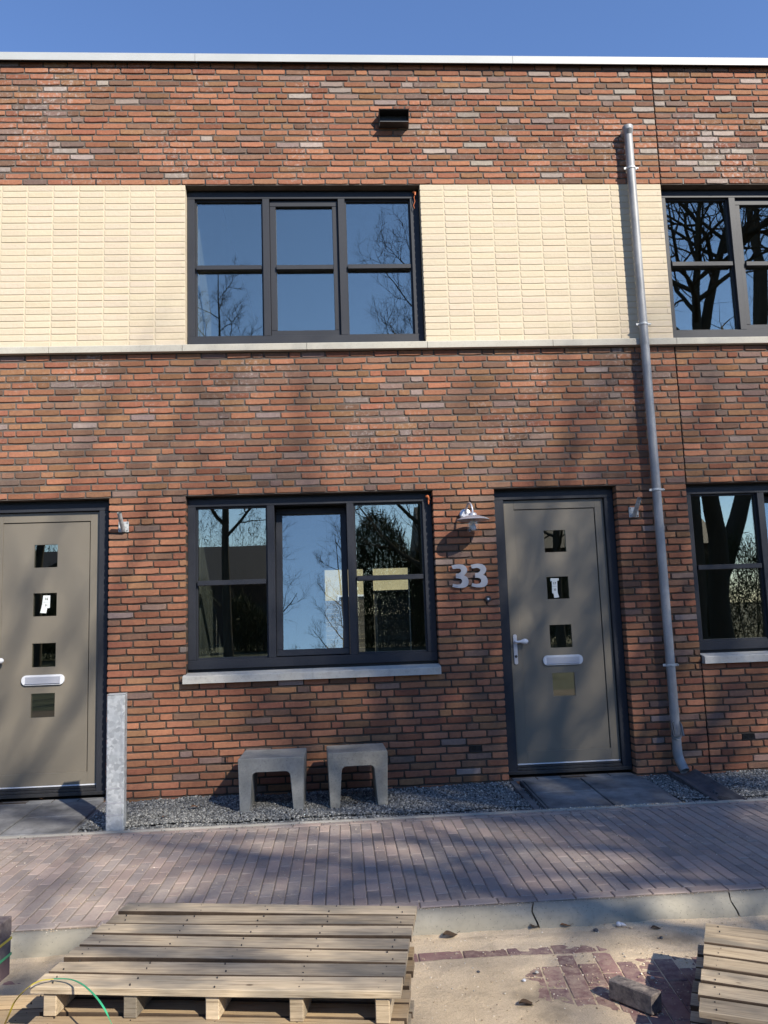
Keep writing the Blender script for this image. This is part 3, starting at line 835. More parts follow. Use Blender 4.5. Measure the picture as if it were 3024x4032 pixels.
part(m, "guide_ribs", M['zinc'], t)
m = MB(); m.tube([(hx, -.10, z0 - .001), (hx, -.085, z0 - .012), (hx, -.08, z0 - .028)], [.043, .041, .037], 20); part(m, "hatch_base", M['zinc'], t)

# wall lamp
t = thing("wall_lamp", "grey barn-style wall lamp with a wide metal shade and clear glass jar", "lamp", (2.50, 0, -.235))
LX, LY, LZ = 2.522, -.185, -.300
m = MB(); m.tube([(2.485, .001, -.236), (2.485, -.022, -.236), (2.485, -.03, -.236)], [.052, .05, .03], 28); part(m, "wall_plate", M['alu'], t)
m = MB(); m.tube([(2.447, -.001, -.243), (2.447, -.034, -.243), (2.447, -.037, -.243)], [.011, .011, .006], 12); part(m, "cap_screw", M['white_plastic'], t)
pts = [(2.49, -.02, -.236)]
for i in range(11):
    a = math.pi * i / 10; pts.append((2.49 + (LX - 2.49) * i / 10, -.11 + .075 * math.cos(a) if i else -.035, -.215 + .068 * math.sin(a)))
pts += [(LX, LY, -.235), (LX, LY, -.262)]
m = MB(); m.tube(pts, .0095, 12); part(m, "swan_neck", M['alu'], t, 'auto')
m = MB(); m.lathe([(.010, .062), (.022, .060), (.034, .050), (.038, .036), (.044, .032), (.058, .030), (.100, .016), (.138, .001), (.144, -.006), (.142, -.009), (.136, -.004), (.098, .010), (.05, .022), (.0, .024)], (LX, LY, LZ), 44); part(m, "shade", M['alu'], t, 'auto')
m = MB(); m.lathe([(.050, .018), (.052, -.01), (.052, -.075), (.049, -.105), (.040, -.126), (.025, -.138), (.0, -.143)], (LX, LY, LZ), 30); part(m, "glass_jar", M['lampglass'], t, 'auto')
m = MB(); m.lathe([(.0, .02), (.018, .02), (.018, -.03), (.014, -.034), (.0, -.034)], (LX, LY, LZ), 18); m.lathe([(.012, -.034), (.022, -.055), (.026, -.075), (.018, -.096), (.0, -.102)], (LX, LY, LZ), 18); part(m, "bulb", M['white_plastic'], t, 'auto')

# house number: two cut-metal digits on spacers
digit = [(470, 1205), (520, 1195), (580, 1190), (640, 1198), (680, 1225), (700, 1265), (694, 1302), (674, 1330), (648, 1352), (690, 1375), (710, 1415), (712, 1458), (697, 1497), (662, 1522), (610, 1531), (540, 1528), (468, 1510), (480, 1468), (540, 1480), (588, 1476), (613, 1452), (617, 1422), (597, 1400), (562, 1391), (528, 1390), (528, 1325), (568, 1322), (599, 1306), (611, 1281), (597, 1259), (560, 1249), (500, 1256), (484, 1250)]
t = thing("house_number", "brushed metal house number 33 under the wall lamp", "house number", (2.495, 0, -.79))
for dx in (0, .1715):
    m = MB(); m.prism([(2.339 + dx + (u - 470) * .000605, -.680 - (v - 1190) * .00062) for u, v in digit], -.024, -.019)
    d3 = part(m, "digit", M['number'], t)
    m = MB()
    for q in ((.07, -.02), (.075, -.19)): m.tube([(2.339 + dx + q[0], .004, -.680 + q[1]), (2.339 + dx + q[0], -.019, -.680 + q[1])], .004, 8)
    part(m, "spacer", M['steel_dark'], d3)
t = thing("doorbell", "small round grey doorbell between the house number and the door", "doorbell", (2.655, 0, -.995))
m = MB(); m.tube([(2.655, .001, -.995), (2.655, -.014, -.995), (2.655, -.019, -.995)], [.0275, .0275, .024], 24); part(m, "bell_body", M['steel_dark'], t)
m = MB(); m.tube([(2.655, -.0195, -.995), (2.655, -.0225, -.995)], [.009, .008], 14); part(m, "push_button", M['white_plastic'], t)

# flagpole holders
for cx, cz, lab in ((4.034, -.255, "galvanised flagpole holder right of the door of number 33, beside the downpipe"), (-.534, -.262, "galvanised flagpole holder between the left door and the lower window")):
    t = thing("flagpole_holder", lab, "flagpole holder", (cx, 0, cz), "flagpole holders on the piers")
    m = MB(); m.box(cx - .044, cx + .044, -.006, .002, cz - .046, cz + .046, .001); part(m, "base_plate", M['galv'], t)
    for a in (-1, 1):
        for b in (-1, 1):
            m = MB(); m.tube([(cx + a * .031, -.0065, cz + b * .034), (cx + a * .031, -.010, cz + b * .034)], .0055, 6); part(m, "bolt", M['steel_dark'], t)
    m = MB(); p0 = Vector((cx, -.012, cz - .034)); p1 = Vector((cx + .002, -.155, cz + .105)); m.tube([p0, p1], .0185, 18, cap=False); m.tube([p0, p1 + Vector((0, -.0003, .0003))], .0155, 18, cap=False)
    part(m, "socket_tube", M['galv'], t, 'auto')

# orange ties left on the window frames
m = MB(); m.tube([(2.155, .07, -.045), (2.17, .05, -.062), (2.178, .045, -.085)], [.017, .012, .009], 8); m.tube([(2.168, .05, -.08), (2.166, .048, -.125)], [.008, .005], 6)
tag(m.build("cord_tie", M['orange'], None, 'auto'), "small orange tie stuck on the top right corner of the lower window", "tie")
m = MB(); m.tube([(2.15, .072, 2.905), (2.165, .06, 2.885), (2.160, .055, 2.860)], [.012, .011, .008], 8)
pp = [(2.160, .056, 2.87), (2.150, .058, 2.84), (2.158, .06, 2.80), (2.142, .062, 2.76), (2.152, .062, 2.73)]
m.tube(pp, .003, 6)
tag(m.build("cord_tie", M['orange'], None, 'auto'), "orange cord dangling from the top right corner of the upper window", "cord")

# ------------------------------------------------------------------ paths to the doors
def slab_mesh(x0, x1, y0, y1, z0, z1, b=.004): m = MB(); m.box(x0, x1, y0, y1, z0, z1, b); return m
def tilt(m, ya, za, yb, zb):
    """drop the top of a flat piece from za at ya to zb at yb"""
    m.v = [(x, y, z + za + (zb - za) * (y - ya) / (yb - ya)) for x, y, z in m.v]; return m
paths = []
for h in (0, 1, 2):
    X = (h - 1) * PITCHX
    p = thing("path", None, None, (X + 3.37, -.4, -2.60)); p['kind'] = 'structure'; paths.append(p)
    sl = lambda m: tilt(m, .12, -2.556, -.87, -2.588)
    x0, xm, x1 = X + 2.876, X + 3.377, X + 3.876
    for a, b in ((x0, xm - .006), (xm + .006, x1)):
        for c, d in ((-.868, -.431), (-.424, -.006)):
            part(sl(slab_mesh(a, b, c, d, -.06, ru(-.002, .002), .005)), "paving_slab", M['slab'], p)
    for q in range(5):
        a = X + 2.80 + q * .2145; part(sl(slab_mesh(a, min(a + .208, x1 + .01), .002, .086, -.06, ru(-.003, .002), .004)), "paving_brick", M['slab'], p)
    part(sl(slab_mesh(X + 2.762, X + 2.816, -.868, -.004, -.07, -.004)), "path_edging", M['slab'], p)
    part(sl(slab_mesh(X + 2.852, X + 2.869, -.868, -.004, -.07, -.002, .003)), "path_edging", M['slab'], p)
    part(sl(slab_mesh(x1 + .008, x1 + .046, -.868, -.0, -.07, -.010)), "path_edging", M['slab'], p)

# pale concrete edging between gravel and pavement
e = thing("edging_strip", None, None, (1.5, -.88, -2.62)); e['kind'] = 'structure'
x = -6.0
while x < 9:
    part(slab_mesh(x, x + .997, -.900, -.861, -2.71, -2.592 + ru(-.002, .002), .003), "edging_stone", M['edging'], e); x += 1.0

# kerb stones with a swept joint
kb = thing("kerb", None, None, (2.3, -2.7, -2.7)); kb['kind'] = 'structure'
prof = [(-2.643, -2.80), (-2.643, -2.612), (-2.652, -2.606), (-2.675, -2.606), (-2.700, -2.612), (-2.720, -2.624), (-2.736, -2.642), (-2.750, -2.668), (-2.760, -2.70), (-2.764, -2.80)]
def sweep(i): return .030 * (0, 0, .1, .35, .7, .95, .75, .35, .1, .0)[i]
x = 2.31 - 1.045 * 7
while x < 9.5:
    m = MB(); vs = []; w = 1.036; K = 9
    for s in range(K):
        t = s / (K - 1)
        for i, (y, z) in enumerate(prof): vs.append((x + .005 + w * t - sweep(i) * (1 if s in (0, K - 1) else 1), y + .0012 * math.sin(9 * t + x * 5 + i), z + .001 * math.sin(7 * t + x * 3)))
    n = len(prof); fs = [(s * n + i, (s + 1) * n + i, (s + 1) * n + i + 1, s * n + i + 1) for s in range(K - 1) for i in range(n - 1)]
    fs += [tuple(range(n)), tuple(range((K - 1) * n + n - 1, (K - 1) * n - 1, -1))]
    m.add(vs, fs); part(m, "kerb_stone", M['kerb'], kb, 'auto'); x += 1.045

# ------------------------------------------------------------------ pavers
def paver_shape(w, l, top, seed, depth=.05):
    R = random.Random(seed); b = .0045; j = .0012
    hw, hl = w / 2, l / 2
    o = [(-hw, -hl), (hw, -hl), (hw, hl), (-hw, hl)]; o = [(x + R.uniform(-j, j), y + R.uniform(-j, j)) for x, y in o]
    vs = [(x * (1 - b / hw), y * (1 - b / hl), top) for x, y in o] + [(x, y, top - .0035) for x, y in o] + [(x, y, top - depth) for x, y in o]
    fs = [(0, 1, 2, 3)] + [(i, i + 4, (i + 1) % 4 + 4, (i + 1) % 4) for i in range(4)] + [(i + 4, i + 8, (i + 1) % 4 + 8, (i + 1) % 4 + 4) for i in range(4)]
    return vs, fs
class PaverKit:
    def __init__(s, mo, ms, name): s.mo, s.ms, s.name, s.cache = mo, ms, name, {}
    def lay(s, items, parent, most=290):
        """items: x, y, z top, w, l, angle, tone"""
        def key(b):
            u, v, f = project(b[0], b[1], b[2]); return (0 if (-20 < u < 3044 and v < 4052) else 1, (Vector(b[:3]) - CAM).length)
        items = sorted(items, key=key); L = parent.location
        for b in items[:most]:
            k = (round(b[3], 3), round(b[4], 3), random.randrange(4))
            if k not in s.cache: m = MB(); m.add(*paver_shape(k[0], k[1], 0, hash(k) & 0xfff)); s.cache[k] = m.mesh(s.name, s.mo)
            o = link(s.name, s.cache[k], parent); o.location = (b[0] - L.x, b[1] - L.y, b[2] - L.z)
            o.rotation_euler = (ru(-.008, .008), ru(-.012, .012), b[5]); o.color = (*b[6], 1)
        mb = MB()
        for i, b in enumerate(items[most:]):
            vs, fs = paver_shape(b[3], b[4], 0, i); ca, sa = math.cos(b[5]), math.sin(b[5]); tx, ty = ru(-.012, .012), ru(-.008, .008)
            mb.cur = b[6]; mb.add([(b[0] + x * ca - y * sa - L.x, b[1] + x * sa + y * ca - L.y, b[2] + z + tx * x + ty * y - L.z) for x, y, z in vs], fs)
        if mb.v:
            o = link(s.name + "_field", mb.mesh(s.name + "_field", s.ms), parent); o['kind'] = 'stuff'
def ptone():
    k = ru(1.2, 1.65); c = random.choice(((.225, .175, .150), (.205, .165, .145), (.245, .185, .155), (.190, .158, .142)))
    return tuple(v * k for v in c)
items = []
W, Lp = .0735, .2035
x = -5.5
i = 0
while x < 8.5:
    w = W + ru(-.0012, .0012)
    y = -2.566 + (0 if i % 2 == 0 else -.0) ; y0, y1 = -2.566, -.976
    off = (.5 * Lp if i % 2 else 0) + ru(-.012, .012)
    y = y0 - (off if i % 2 else 0)
    while y < y1 - .01:
        a, b = max(y, y0), min(y + Lp, y1)
        if b - a > .035:
            items.append((x + w / 2 + ru(-.0006, .0006), (a + b) / 2, Z_PAVE + ru(-.0018, .0018) - .003 * max(0, math.sin(x * 1.7 + a * 2)), w - .0048, b - a - .0040, ru(-.006, .006), ptone()))
        y += Lp
    x += W + .0004; i += 1
x = 1.72 - .2055 * 36
while x < 8.5:
    items.append((x + .1, -2.604, Z_PAVE + ru(-.001, .002), .070, .199, math.pi / 2 + ru(-.008, .008), ptone()))
    items.append((x + .16, -.937, Z_PAVE + ru(-.002, .001), .067, .199, math.pi / 2 + ru(-.006, .006), ptone()))
    x += .2055
PaverKit(M['pave_o'], M['pave_s'], "paver").lay(items, pavement)

# road pavers, skewed a little, and the strip along the kerb
def rtone():
    k = ru(.6, .9); c = random.choice(((.27, .145, .135), (.24, .13, .125), (.30, .165, .15), (.21, .12, .125)))
    return tuple(v * k for v in c)
items = []
x = -1.2
while x < 6:
    items.append((x, -2.985, Z_ROAD + ru(-.003, .001), .098, .207, math.pi / 2 + .02 + ru(-.02, .02), rtone())); x += .2125
x = -1.1
while x < 6:
    if x > 1.9: items.append((x, -2.88, Z_ROAD - .001 + ru(-.002, .001), .096, .205, math.pi / 2 + .02 + ru(-.02, .02), rtone()))
    x += .211
ang = math.radians(-5.2); ca, sa = math.cos(ang), math.sin(ang); rw, rl = .084, .208
for i in range(-16, 60):
    for j in range(0, 12):
        lx = i * (rw + .004) ; ly = -(j + (.5 if i % 2 else 0)) * (rl + .004) - rl / 2
        X = 2.0 + lx * ca - ly * sa; Y = -3.045 + lx * sa * .0 + ly * ca
        items.append((X, Y, Z_ROAD + ru(-.004, .002), rw, rl, ang + ru(-.012, .012), rtone()))
PaverKit(M['road_o'], M['road_s'], "road_paver").lay(items, road)

# sand spilled over the road: a height field that rises above the pavers where the photo has sand
def sandh(x, y):
    n = noise.noise(Vector((x * 3.1, y * 3.1, .3))) * .5 + noise.noise(Vector((x * 9, y * 9, 2.2))) * .28 + noise.noise(Vector((x * 26, y * 26, 5.0))) * .14
    h = -.30
    strip = math.exp(-((y + 2.86) / .085) ** 2); h += (1.15 if x < 2.75 else .62) * strip
    if y < -3.03: h += 1.0 * max(0, min(1, (2.30 - .10 * math.sin(y * 9) - x + (y + 3.0) * -.12) / .22)) + .1
    if x > 2.62 and y > -3.12: h += .30
    if x > 2.75: h += .05
    if x > 2.15: h += .38 * math.exp(-((y + 2.985) / .05) ** 2)
    if x < .5: h += .55
    v = h + n * 1.0
    z = Z_ROAD - .007 + max(0, min(1.6, v + .35)) * .011
    if y > -2.80: z += .012 * min(1, (y + 2.80) / .05)
    return z + .0014 * noise.noise(Vector((x * 70, y * 70, 1))) + (.007 * max(0, noise.noise(Vector((x * 7, y * 11, 8)))) if v > .1 else 0)
nx, ny = 420, 215; X0, X1, Y0, Y1 = -1.6, 5.2, -6.0, -2.745
ys = [Y1 + (Y0 - Y1) * (j / ny) ** 1.35 for j in range(ny + 1)]
m = MB(); m.v = [(X0 + (X1 - X0) * i / nx, y, sandh(X0 + (X1 - X0) * i / nx, y)) for y in ys for i in range(nx + 1)]
m.f = [(j * (nx + 1) + i, j * (nx + 1) + i + 1, (j + 1) * (nx + 1) + i + 1, (j + 1) * (nx + 1) + i) for j in range(ny) for i in range(nx)]
o = m.build("loose_sand", M['sand'], None, True, fix=False); o['kind'] = 'stuff'
def crumbs(n, area, zf, rmin, rmax, tones, name, mat, squash=.75):
    cube = np.array([(-1, -1, -1), (1, -1, -1), (1, 1, -1), (-1, 1, -1), (-1, -1, 1), (1, -1, 1), (1, 1, 1), (-1, 1, 1)], float) * .62
    rr = np.random.default_rng(len(name) + n)
    P0 = area(rr, n); n = len(P0); zz = np.array([zf(a, b) for a, b in P0])
    s = rr.uniform(rmin, rmax, n) * rr.uniform(.75, 1.2, n)
    base = cube[None] * rr.uniform(.7, 1.3, (n, 1, 3)) + rr.uniform(-.26, .26, (n, 8, 3))
    q = rr.normal(size=(n, 4)); q /= np.linalg.norm(q, axis=1)[:, None]; w, x, y, z = q.T
    R = np.stack([np.stack([1 - 2 * (y * y + z * z), 2 * (x * y - z * w), 2 * (x * z + y * w)], 1), np.stack([2 * (x * y + z * w), 1 - 2 * (x * x + z * z), 2 * (y * z - x * w)], 1), np.stack([2 * (x * z - y * w), 2 * (y * z + x * w), 1 - 2 * (x * x + y * y)], 1)], 1)
    V = np.einsum('nij,nkj->nki', R, base) * s[:, None, None]; V[:, :, 2] *= squash
    V[:, :, 0] += P0[:, 0, None]; V[:, :, 1] += P0[:, 1, None]; V[:, :, 2] += zz[:, None] + (s * rr.uniform(-.1, .55, n))[:, None]
    F = np.array([(0, 3, 2, 1), (4, 5, 6, 7), (0, 1, 5, 4), (1, 2, 6, 5), (2, 3, 7, 6), (3, 0, 4, 7)])
    FF = (F[None] + (np.arange(n) * 8)[:, None, None]).reshape(-1)
    me = bpy.data.meshes.new(name); me.vertices.add(n * 8); me.vertices.foreach_set("co", V.reshape(-1))
    me.loops.add(len(FF)); me.loops.foreach_set("vertex_index", FF.astype(np.int32))
    me.polygons.add(n * 6); me.polygons.foreach_set("loop_start", np.arange(0, n * 24, 4, dtype=np.int32)); me.polygons.foreach_set("loop_total", np.full(n * 6, 4, np.int32))
    me.update(calc_edges=True)
    tn = np.array(tones)[rr.integers(0, len(tones), n)] * rr.uniform(.7, 1.3, (n, 1))
    a = me.color_attributes.new("tone", 'FLOAT_COLOR', 'CORNER')
    a.data.foreach_set("color", np.repeat(np.c_[tn, np.ones(n)].astype(np.float32), 24, axis=0).ravel())
    me.materials.append(mat); o = link(name, me); o['kind'] = 'stuff'; return o
def bedz(x, y):
    return -2.590 + .012 * math.sin(x * 5.1 + 1) * math.cos(y * 7) * .6 + .010 * noise.noise(Vector((x * 6, y * 6, 0))) + .012 * max(0, 1 + y / .25) - (.012 if y < -.78 else 0)
def bed_area(x0, x1):
    return lambda rr, n: np.c_[rr.uniform(x0, x1, n), rr.uniform(-.858, -.002, n)]
GT = ((.125, .125, .12), (.175, .176, .168), (.080, .080, .079), (.24, .24, .225), (.35, .34, .31), (.145, .146, .140))
for a, b in ((-.63, 2.755), (3.925, 4.155), (4.405, 7.30), (-1.80, -1.70)):
    nn = int((b - a) * 7800); crumbs(nn, bed_area(a, b), bedz, .0055, .0105, GT, "gravel", M['gravel'])
crumbs(160, lambda rr, n: np.c_[rr.uniform(2.818, 2.85, n), rr.uniform(-.86, -.02, n)], lambda x, y: -2.600, .005, .008, GT, "gravel", M['gravel'])
# stray chippings and sand crumbs on pavement and road
crumbs(260, lambda rr, n: np.c_[rr.uniform(-1.5, 5.2, n), -.90 - np.abs(rr.normal(0, .10, n))], lambda x, y: Z_PAVE + .001, .002, .0055, GT, "stray_chippings", M['gravel'])
ST = ((.60, .47, .32), (.52, .40, .26), (.42, .32, .22), (.7, .62, .5))
crumbs(1500, lambda rr, n: np.c_[rr.uniform(-1.5, 5.2, n), rr.uniform(-2.63, -.9, n)], lambda x, y: Z_PAVE, .0012, .0036, ST, "sand_crumbs", M['gravel'])
crumbs(2600, lambda rr, n: np.c_[rr.uniform(1.2, 4.6, n), rr.uniform(-4.2, -2.76, n)], lambda x, y: max(sandh(x, y), Z_ROAD), .0015, .0045, ST, "sand_crumbs", M['gravel'])
crumbs(700, lambda rr, n: np.c_[rr.uniform(-1, 5, n), -2.655 + rr.normal(0, .012, n)], lambda x, y: Z_PAVE - .006, .0012, .004, ST, "sand_crumbs", M['gravel'])
crumbs(520, lambda rr, n: np.c_[rr.uniform(2.85, 3.92, n), rr.uniform(-.885, -.862, n)], lambda x, y: -2.594, .003, .006, ST, "sand_crumbs", M['gravel'])

# splash gutter under the downpipe
t = thing("splash_gutter", "dark concrete splash gutter lying in the gravel under the downpipe shoe", "gutter", (4.28, -.5, -2.6))
m = MB(); secs = 14; n = 9
vs = []
for k in range(secs + 1):
    y = -.035 - .855 * k / secs; zt = -2.532 - .058 * k / secs
    pr = [(-.125, -.09), (-.125, 0), (-.112, .002), (-.085, -.012), (-.04, -.026), (0, -.030), (.04, -.026), (.085, -.012), (.112, .002), (.125, 0), (.125, -.09)]
    for a, b in pr: vs.append((4.278 + a + .0015 * math.sin(k * 1.7), y, zt + b))
n = 11; fs = [(k * n + i, k * n + i + 1, (k + 1) * n + i + 1, (k + 1) * n + i) for k in range(secs) for i in range(n - 1)] + [tuple(range(n)), tuple(range(secs * n + n - 1, secs * n - 1, -1))]
m.add(vs, fs); part(m, "trough", M['gutter'], t)
def bits_on(name, n, fx, z, root):
    for i in range(n):
        x, y = fx(); m = MB(); s = ru(.006, .011); m.box(-s, s, -s * .8, s * .8, -s * .5, s * .5, s * .2); o = link(name, m.mesh(name, M['gutter']), root)
        o.location = Vector((x, y, z(x, y))) - root.location; o.rotation_euler = (rnd(), rnd(), rnd())
bits_on("stone_chip", 14, lambda: (4.28 + ru(-.07, .07), ru(-.85, -.5)), lambda x, y: -2.532 + .068 * (y + .035) - .024, t)

# ------------------------------------------------------------------ post and stools
t = thing("metal_post", "square galvanised steel post standing in the gravel beside the left door", "post", (-.352, -.80, -2.585))
c = (-.352, -.80); rz = Matrix.Translation((c[0], c[1], 0)) @ Matrix.Rotation(math.radians(4), 4, 'Z')
m = MB(); m.box(-.064, .064, -.052, .052, -2.72, -1.626, .007, rz); part(m, "post_tube", M['galv'], t, False)
m = MB(); m.box(-.0645, .0645, -.0525, .0525, -1.6255, -1.6195, .002, rz); part(m, "post_cap", M['galv'], t)
m = MB()
for z in (-2.30, -2.405, -2.49): m.box(-.0652, .0652, -.0532, -.0520, z, z + .005, 0, rz)
m.box(.0415, .0445, -.0534, -.052, -2.6, -1.63, 0, rz); part(m, "weld_lines", M['alu'], t)

def stool(x0, x1, ya, yb, zt, zb, rot, mat, label):
    cx = (x0 + x1) / 2; cy = (ya + yb) / 2; hw = (x1 - x0) / 2; H = zt - zb
    t = thing("concrete_stool", label, "stool", (cx, cy, zb), "concrete stools against the wall", rot)
    r = .010; out = [(-hw + .012, 0), (-hw, H - r), (-hw + .003, H - .003), (-hw + r, H), (hw - r, H), (hw - .003, H - .003), (hw, H - r), (hw - .012, 0)]
    iw0 = hw - .088; iw1 = hw - .108; ih = H - .108; R = .038; inn = []
    inn.append((iw0, 0))
    for i in range(7):
        a = math.pi / 2 * i / 6; inn.append((iw1 - R + R * math.cos(a), ih - R + R * math.sin(a)))
    for i in range(7):
        a = math.pi / 2 * (1 + i / 6); inn.append((-iw1 + R + R * math.cos(a), ih - R + R * math.sin(a)))
    inn.append((-iw0, 0))
    pts = out + inn; y0, y1 = -(yb - ya) / 2, (yb - ya) / 2
    # a U-shaped casting: rings at the two faces, slightly chamfered
    m = MB(); n = len(pts); ins = .004
    ctr = [(p[0] * .985, p[1] * .995 + .001) for p in pts]
    vs = [(p[0], y0 + ins, p[1]) for p in pts] + [(p[0], y1 - ins, p[1]) for p in pts]
    fc = []
    def offs(P):
        o = []
        for i in range(n):
            a = Vector(P[i - 1]); b = Vector(P[i]); c = Vector(P[(i + 1) % n]); d1 = (b - a).normalized(); d2 = (c - b).normalized(); nn = Vector(((d1.y + d2.y), -(d1.x + d2.x)))
            nn = nn.normalized() if nn.length > 1e-6 else Vector((0, 0)); o.append((b.x + nn.x * ins, b.y + nn.y * ins))
        return o
    of = offs(pts)
    vs += [(p[0], y0, p[1]) for p in of] + [(p[0], y1, p[1]) for p in of]
    fs = [(i, (i + 1) % n, (i + 1) % n + n, i + n) for i in range(n)] + [(i, i + 2 * n, (i + 1) % n + 2 * n, (i + 1) % n) for i in range(n)] + [(i + n, (i + 1) % n + n, (i + 1) % n + 3 * n, i + 3 * n) for i in range(n)]
    # face caps as strips: split into legs and seat by matching inner and outer points
    def cap(o):
        idx = lambda i: o + i
        f = [(idx(0), idx(1), idx(23), idx(22), ) ]
        return f
    import bmesh
    bm = bmesh.new(); V = [bm.verts.new(v) for v in vs]
    for f in fs: bm.faces.new([V[i] for i in f])
    for o in (2 * n, 3 * n): bm.faces.new([V[o + i] for i in range(n)])
    bmesh.ops.triangulate(bm, faces=[f for f in bm.faces if len(f.verts) > 4]); bmesh.ops.recalc_face_normals(bm, faces=bm.faces)
    me = bpy.data.meshes.new("seat_casting"); bm.to_mesh(me); bm.free(); me.materials.append(mat)
    link("seat_casting", me, t); return t
stool(.512, 1.028, -.55, -.15, -2.183, -2.592, math.radians(-1.0), M['concrete'], "plain grey U-shaped concrete stool, the one nearer the metal post")
stool(1.203, 1.680, -.53, -.16, -2.172, -2.592, math.radians(2.5), M['concrete2'], "browner weathered concrete stool with a pale patch on its seat, the one nearer the door")

# ------------------------------------------------------------------ pallets
def pallet(parent_loc, rz, w, d, z, label, wood, nboards=7, nstr=5, seed=0, group="wooden pallets", bottom=True, over=.0):
    """one pallet, deck on top; local x = board length, local y from front (0) to back (d); z = top of deck"""
    R = random.Random(seed)
    t = thing("wooden_pallet", label, "pallet", parent_loc, group, rz)
    th = .022; sh = .078
    bw = (d + .012) / nboards
    for i in range(nboards):
        a = i * bw; b = a + bw - R.uniform(.009, .016); e0 = R.uniform(-.006, .006); e1 = w + R.uniform(-.006, .006)
        m = MB(); K = 7; vs = []; wav = R.uniform(0, 6)
        for k in range(K):
            q = k / (K - 1); x = e0 + (e1 - e0) * q; dz = .0025 * math.sin(wav + q * 4); dy = .002 * math.sin(wav * 2 + q * 5)
            bb = b + (-.018 * max(0, 1 - q * 5) if i == R.randrange(nboards) else 0)
            for (yy, zz) in ((a + dy, -th), (a + dy, -.0025), (a + dy + .003, 0), (bb + dy - .003, 0), (bb + dy, -.0025), (bb + dy, -th)): vs.append((x, yy, zz + dz))
        fs = [(k * 6 + j, (k + 1) * 6 + j, (k + 1) * 6 + (j + 1) % 6, k * 6 + (j + 1) % 6) for k in range(K - 1) for j in range(6)] + [tuple(range(6)), tuple(range((K - 1) * 6 + 5, (K - 1) * 6 - 1, -1))]
        m.add(vs, fs); me = m.mesh("board", wood); me.materials.append(M['sawn_gap_edge'])
        if i > 0:  # painted gap shade: front edges of all boards but the foremost
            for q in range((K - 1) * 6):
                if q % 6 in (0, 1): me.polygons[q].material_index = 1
        o = link("board", me, t); o.location = (0, 0, z); o.rotation_euler = (R.uniform(-.003, .003), R.uniform(-.002, .002), R.uniform(-.003, .003))
    m = MB()
    for s in range(nstr):
        xs = .04 + (w - .125) * s / (nstr - 1)
        for i in range(nboards):
            for dy in (.25, .70):
                x, y = xs + .023 + R.uniform(-.013, .013), (i + dy) * bw + R.uniform(-.012, .008); m.tube([(x, y, z - .002), (x, y, z + .0036)], R.uniform(.0018, .003), 6)
    o = link("nails", m.mesh("nails", M['steel_dark']), t); o['kind'] = 'stuff'
    for s in range(nstr):
        xs = .04 + (w - .125) * s / (nstr - 1)
        m = MB(); m.box(xs, xs + .046, .012, d - .014, z - th - sh + .001, z - th - .0035, .003); link("stringer", m.mesh("stringer", wood), t)
    if bottom:
        for i in (0, 3, 6):
            m = MB(); m.box(0, w, i * bw, i * bw + .09, z - 2 * th - sh, z - th - sh, .002); link("bottom_board", m.mesh("bottom_board", wood), t)
    return t
def zp(i): return 0
# the stack in the middle: deck at -2.27, the others under it
base = Vector((.283, -4.053, 0)); r0 = math.atan2(-4.26 + 4.053, 1.513 - .283)
lev = [-2.27, -2.372, -2.474, -2.576]
offs = [(0, 0, 0), (-.02, -.17, .012), (-.04, -.06, -.01), (-.03, -.12, .008)]
labs = ["weathered seven-board pallet on top of the stack in the foreground", "lighter pallet directly under the top pallet of the foreground stack, its front boards sticking out", "third pallet from the top of the foreground stack", "lowest pallet of the foreground stack, lying on the sand"]
for i, (z, (ox, oy, orz), lb) in enumerate(zip(lev, offs, labs)):
    p = base + Vector((ox, oy, 0)); pallet((p.x, p.y, Z_ROAD), r0 + orz, 1.238, .735, z - Z_ROAD, lb, M['wood'] if i != 1 else M['wood2'], seed=i + 3, group="pallets stacked in the foreground", bottom=False)
# the pair of pallets at the right edge
r1 = math.radians(-27.2)
for i, (z, ox, lb) in enumerate(((-2.49, 0, "upper pallet at the right edge of the picture with a dark shadow on its boards"), (-2.592, -.030, "lower pallet at the right edge, its board ends sticking out to the left"))):
    p = Vector((2.554, -4.03, 0)) + Vector((ox, 0.03 * i, 0)); pallet((p.x, p.y, Z_ROAD), r1, 1.1, .80, z - Z_ROAD, lb, M['wood'] if i == 0 else M['wood'], seed=20 + i, group="pallets at the right edge", bottom=False)

# paver pack on its own pallet, bottom left corner
pp = pallet((-.80, -4.55, Z_ROAD), math.radians(-4), .97, .98, -2.475 - Z_ROAD, "pale new pallet under the strapped pack of pavers at the left edge", M['wood2'], nboards=8, seed=50, group=None, bottom=True)
pk = thing("paver_pack", "strapped pack of dark purple pavers standing on the pale pallet at the left edge", "paver pack", (-.02, -3.46, -2.472), None, math.radians(-6.5))
kit = {}
for lz in range(3):
    for iy in range(11):
        for ix in range(4):
            m_key = random.randrange(4)
            if m_key not in kit: m = MB(); m.box(-.204, 0, -.0835, 0, 0, .0735 + m_key * .0003, .003); kit[m_key] = m.mesh("paver", M['pave_o'])
            o = link("paver", kit[m_key], pk); o.location = (-.207 * ix + ru(-.002, .002), -.0855 * iy, .075 * lz); o.color = (*[v * ru(.6, .9) for v in (.14, .12, .11)], 1)
for zz, mt, nm in ((.075, M['strap_g'], "strap"), (.135, M['strap_y'], "strap")):
    m = MB(); m.box(.0012, .0030, -.945, .002, zz, zz + .010); o = link(nm, m.mesh(nm, mt), pk)
    o['label'] = "green packing strap" if mt is M['strap_g'] else "yellow packing strap"

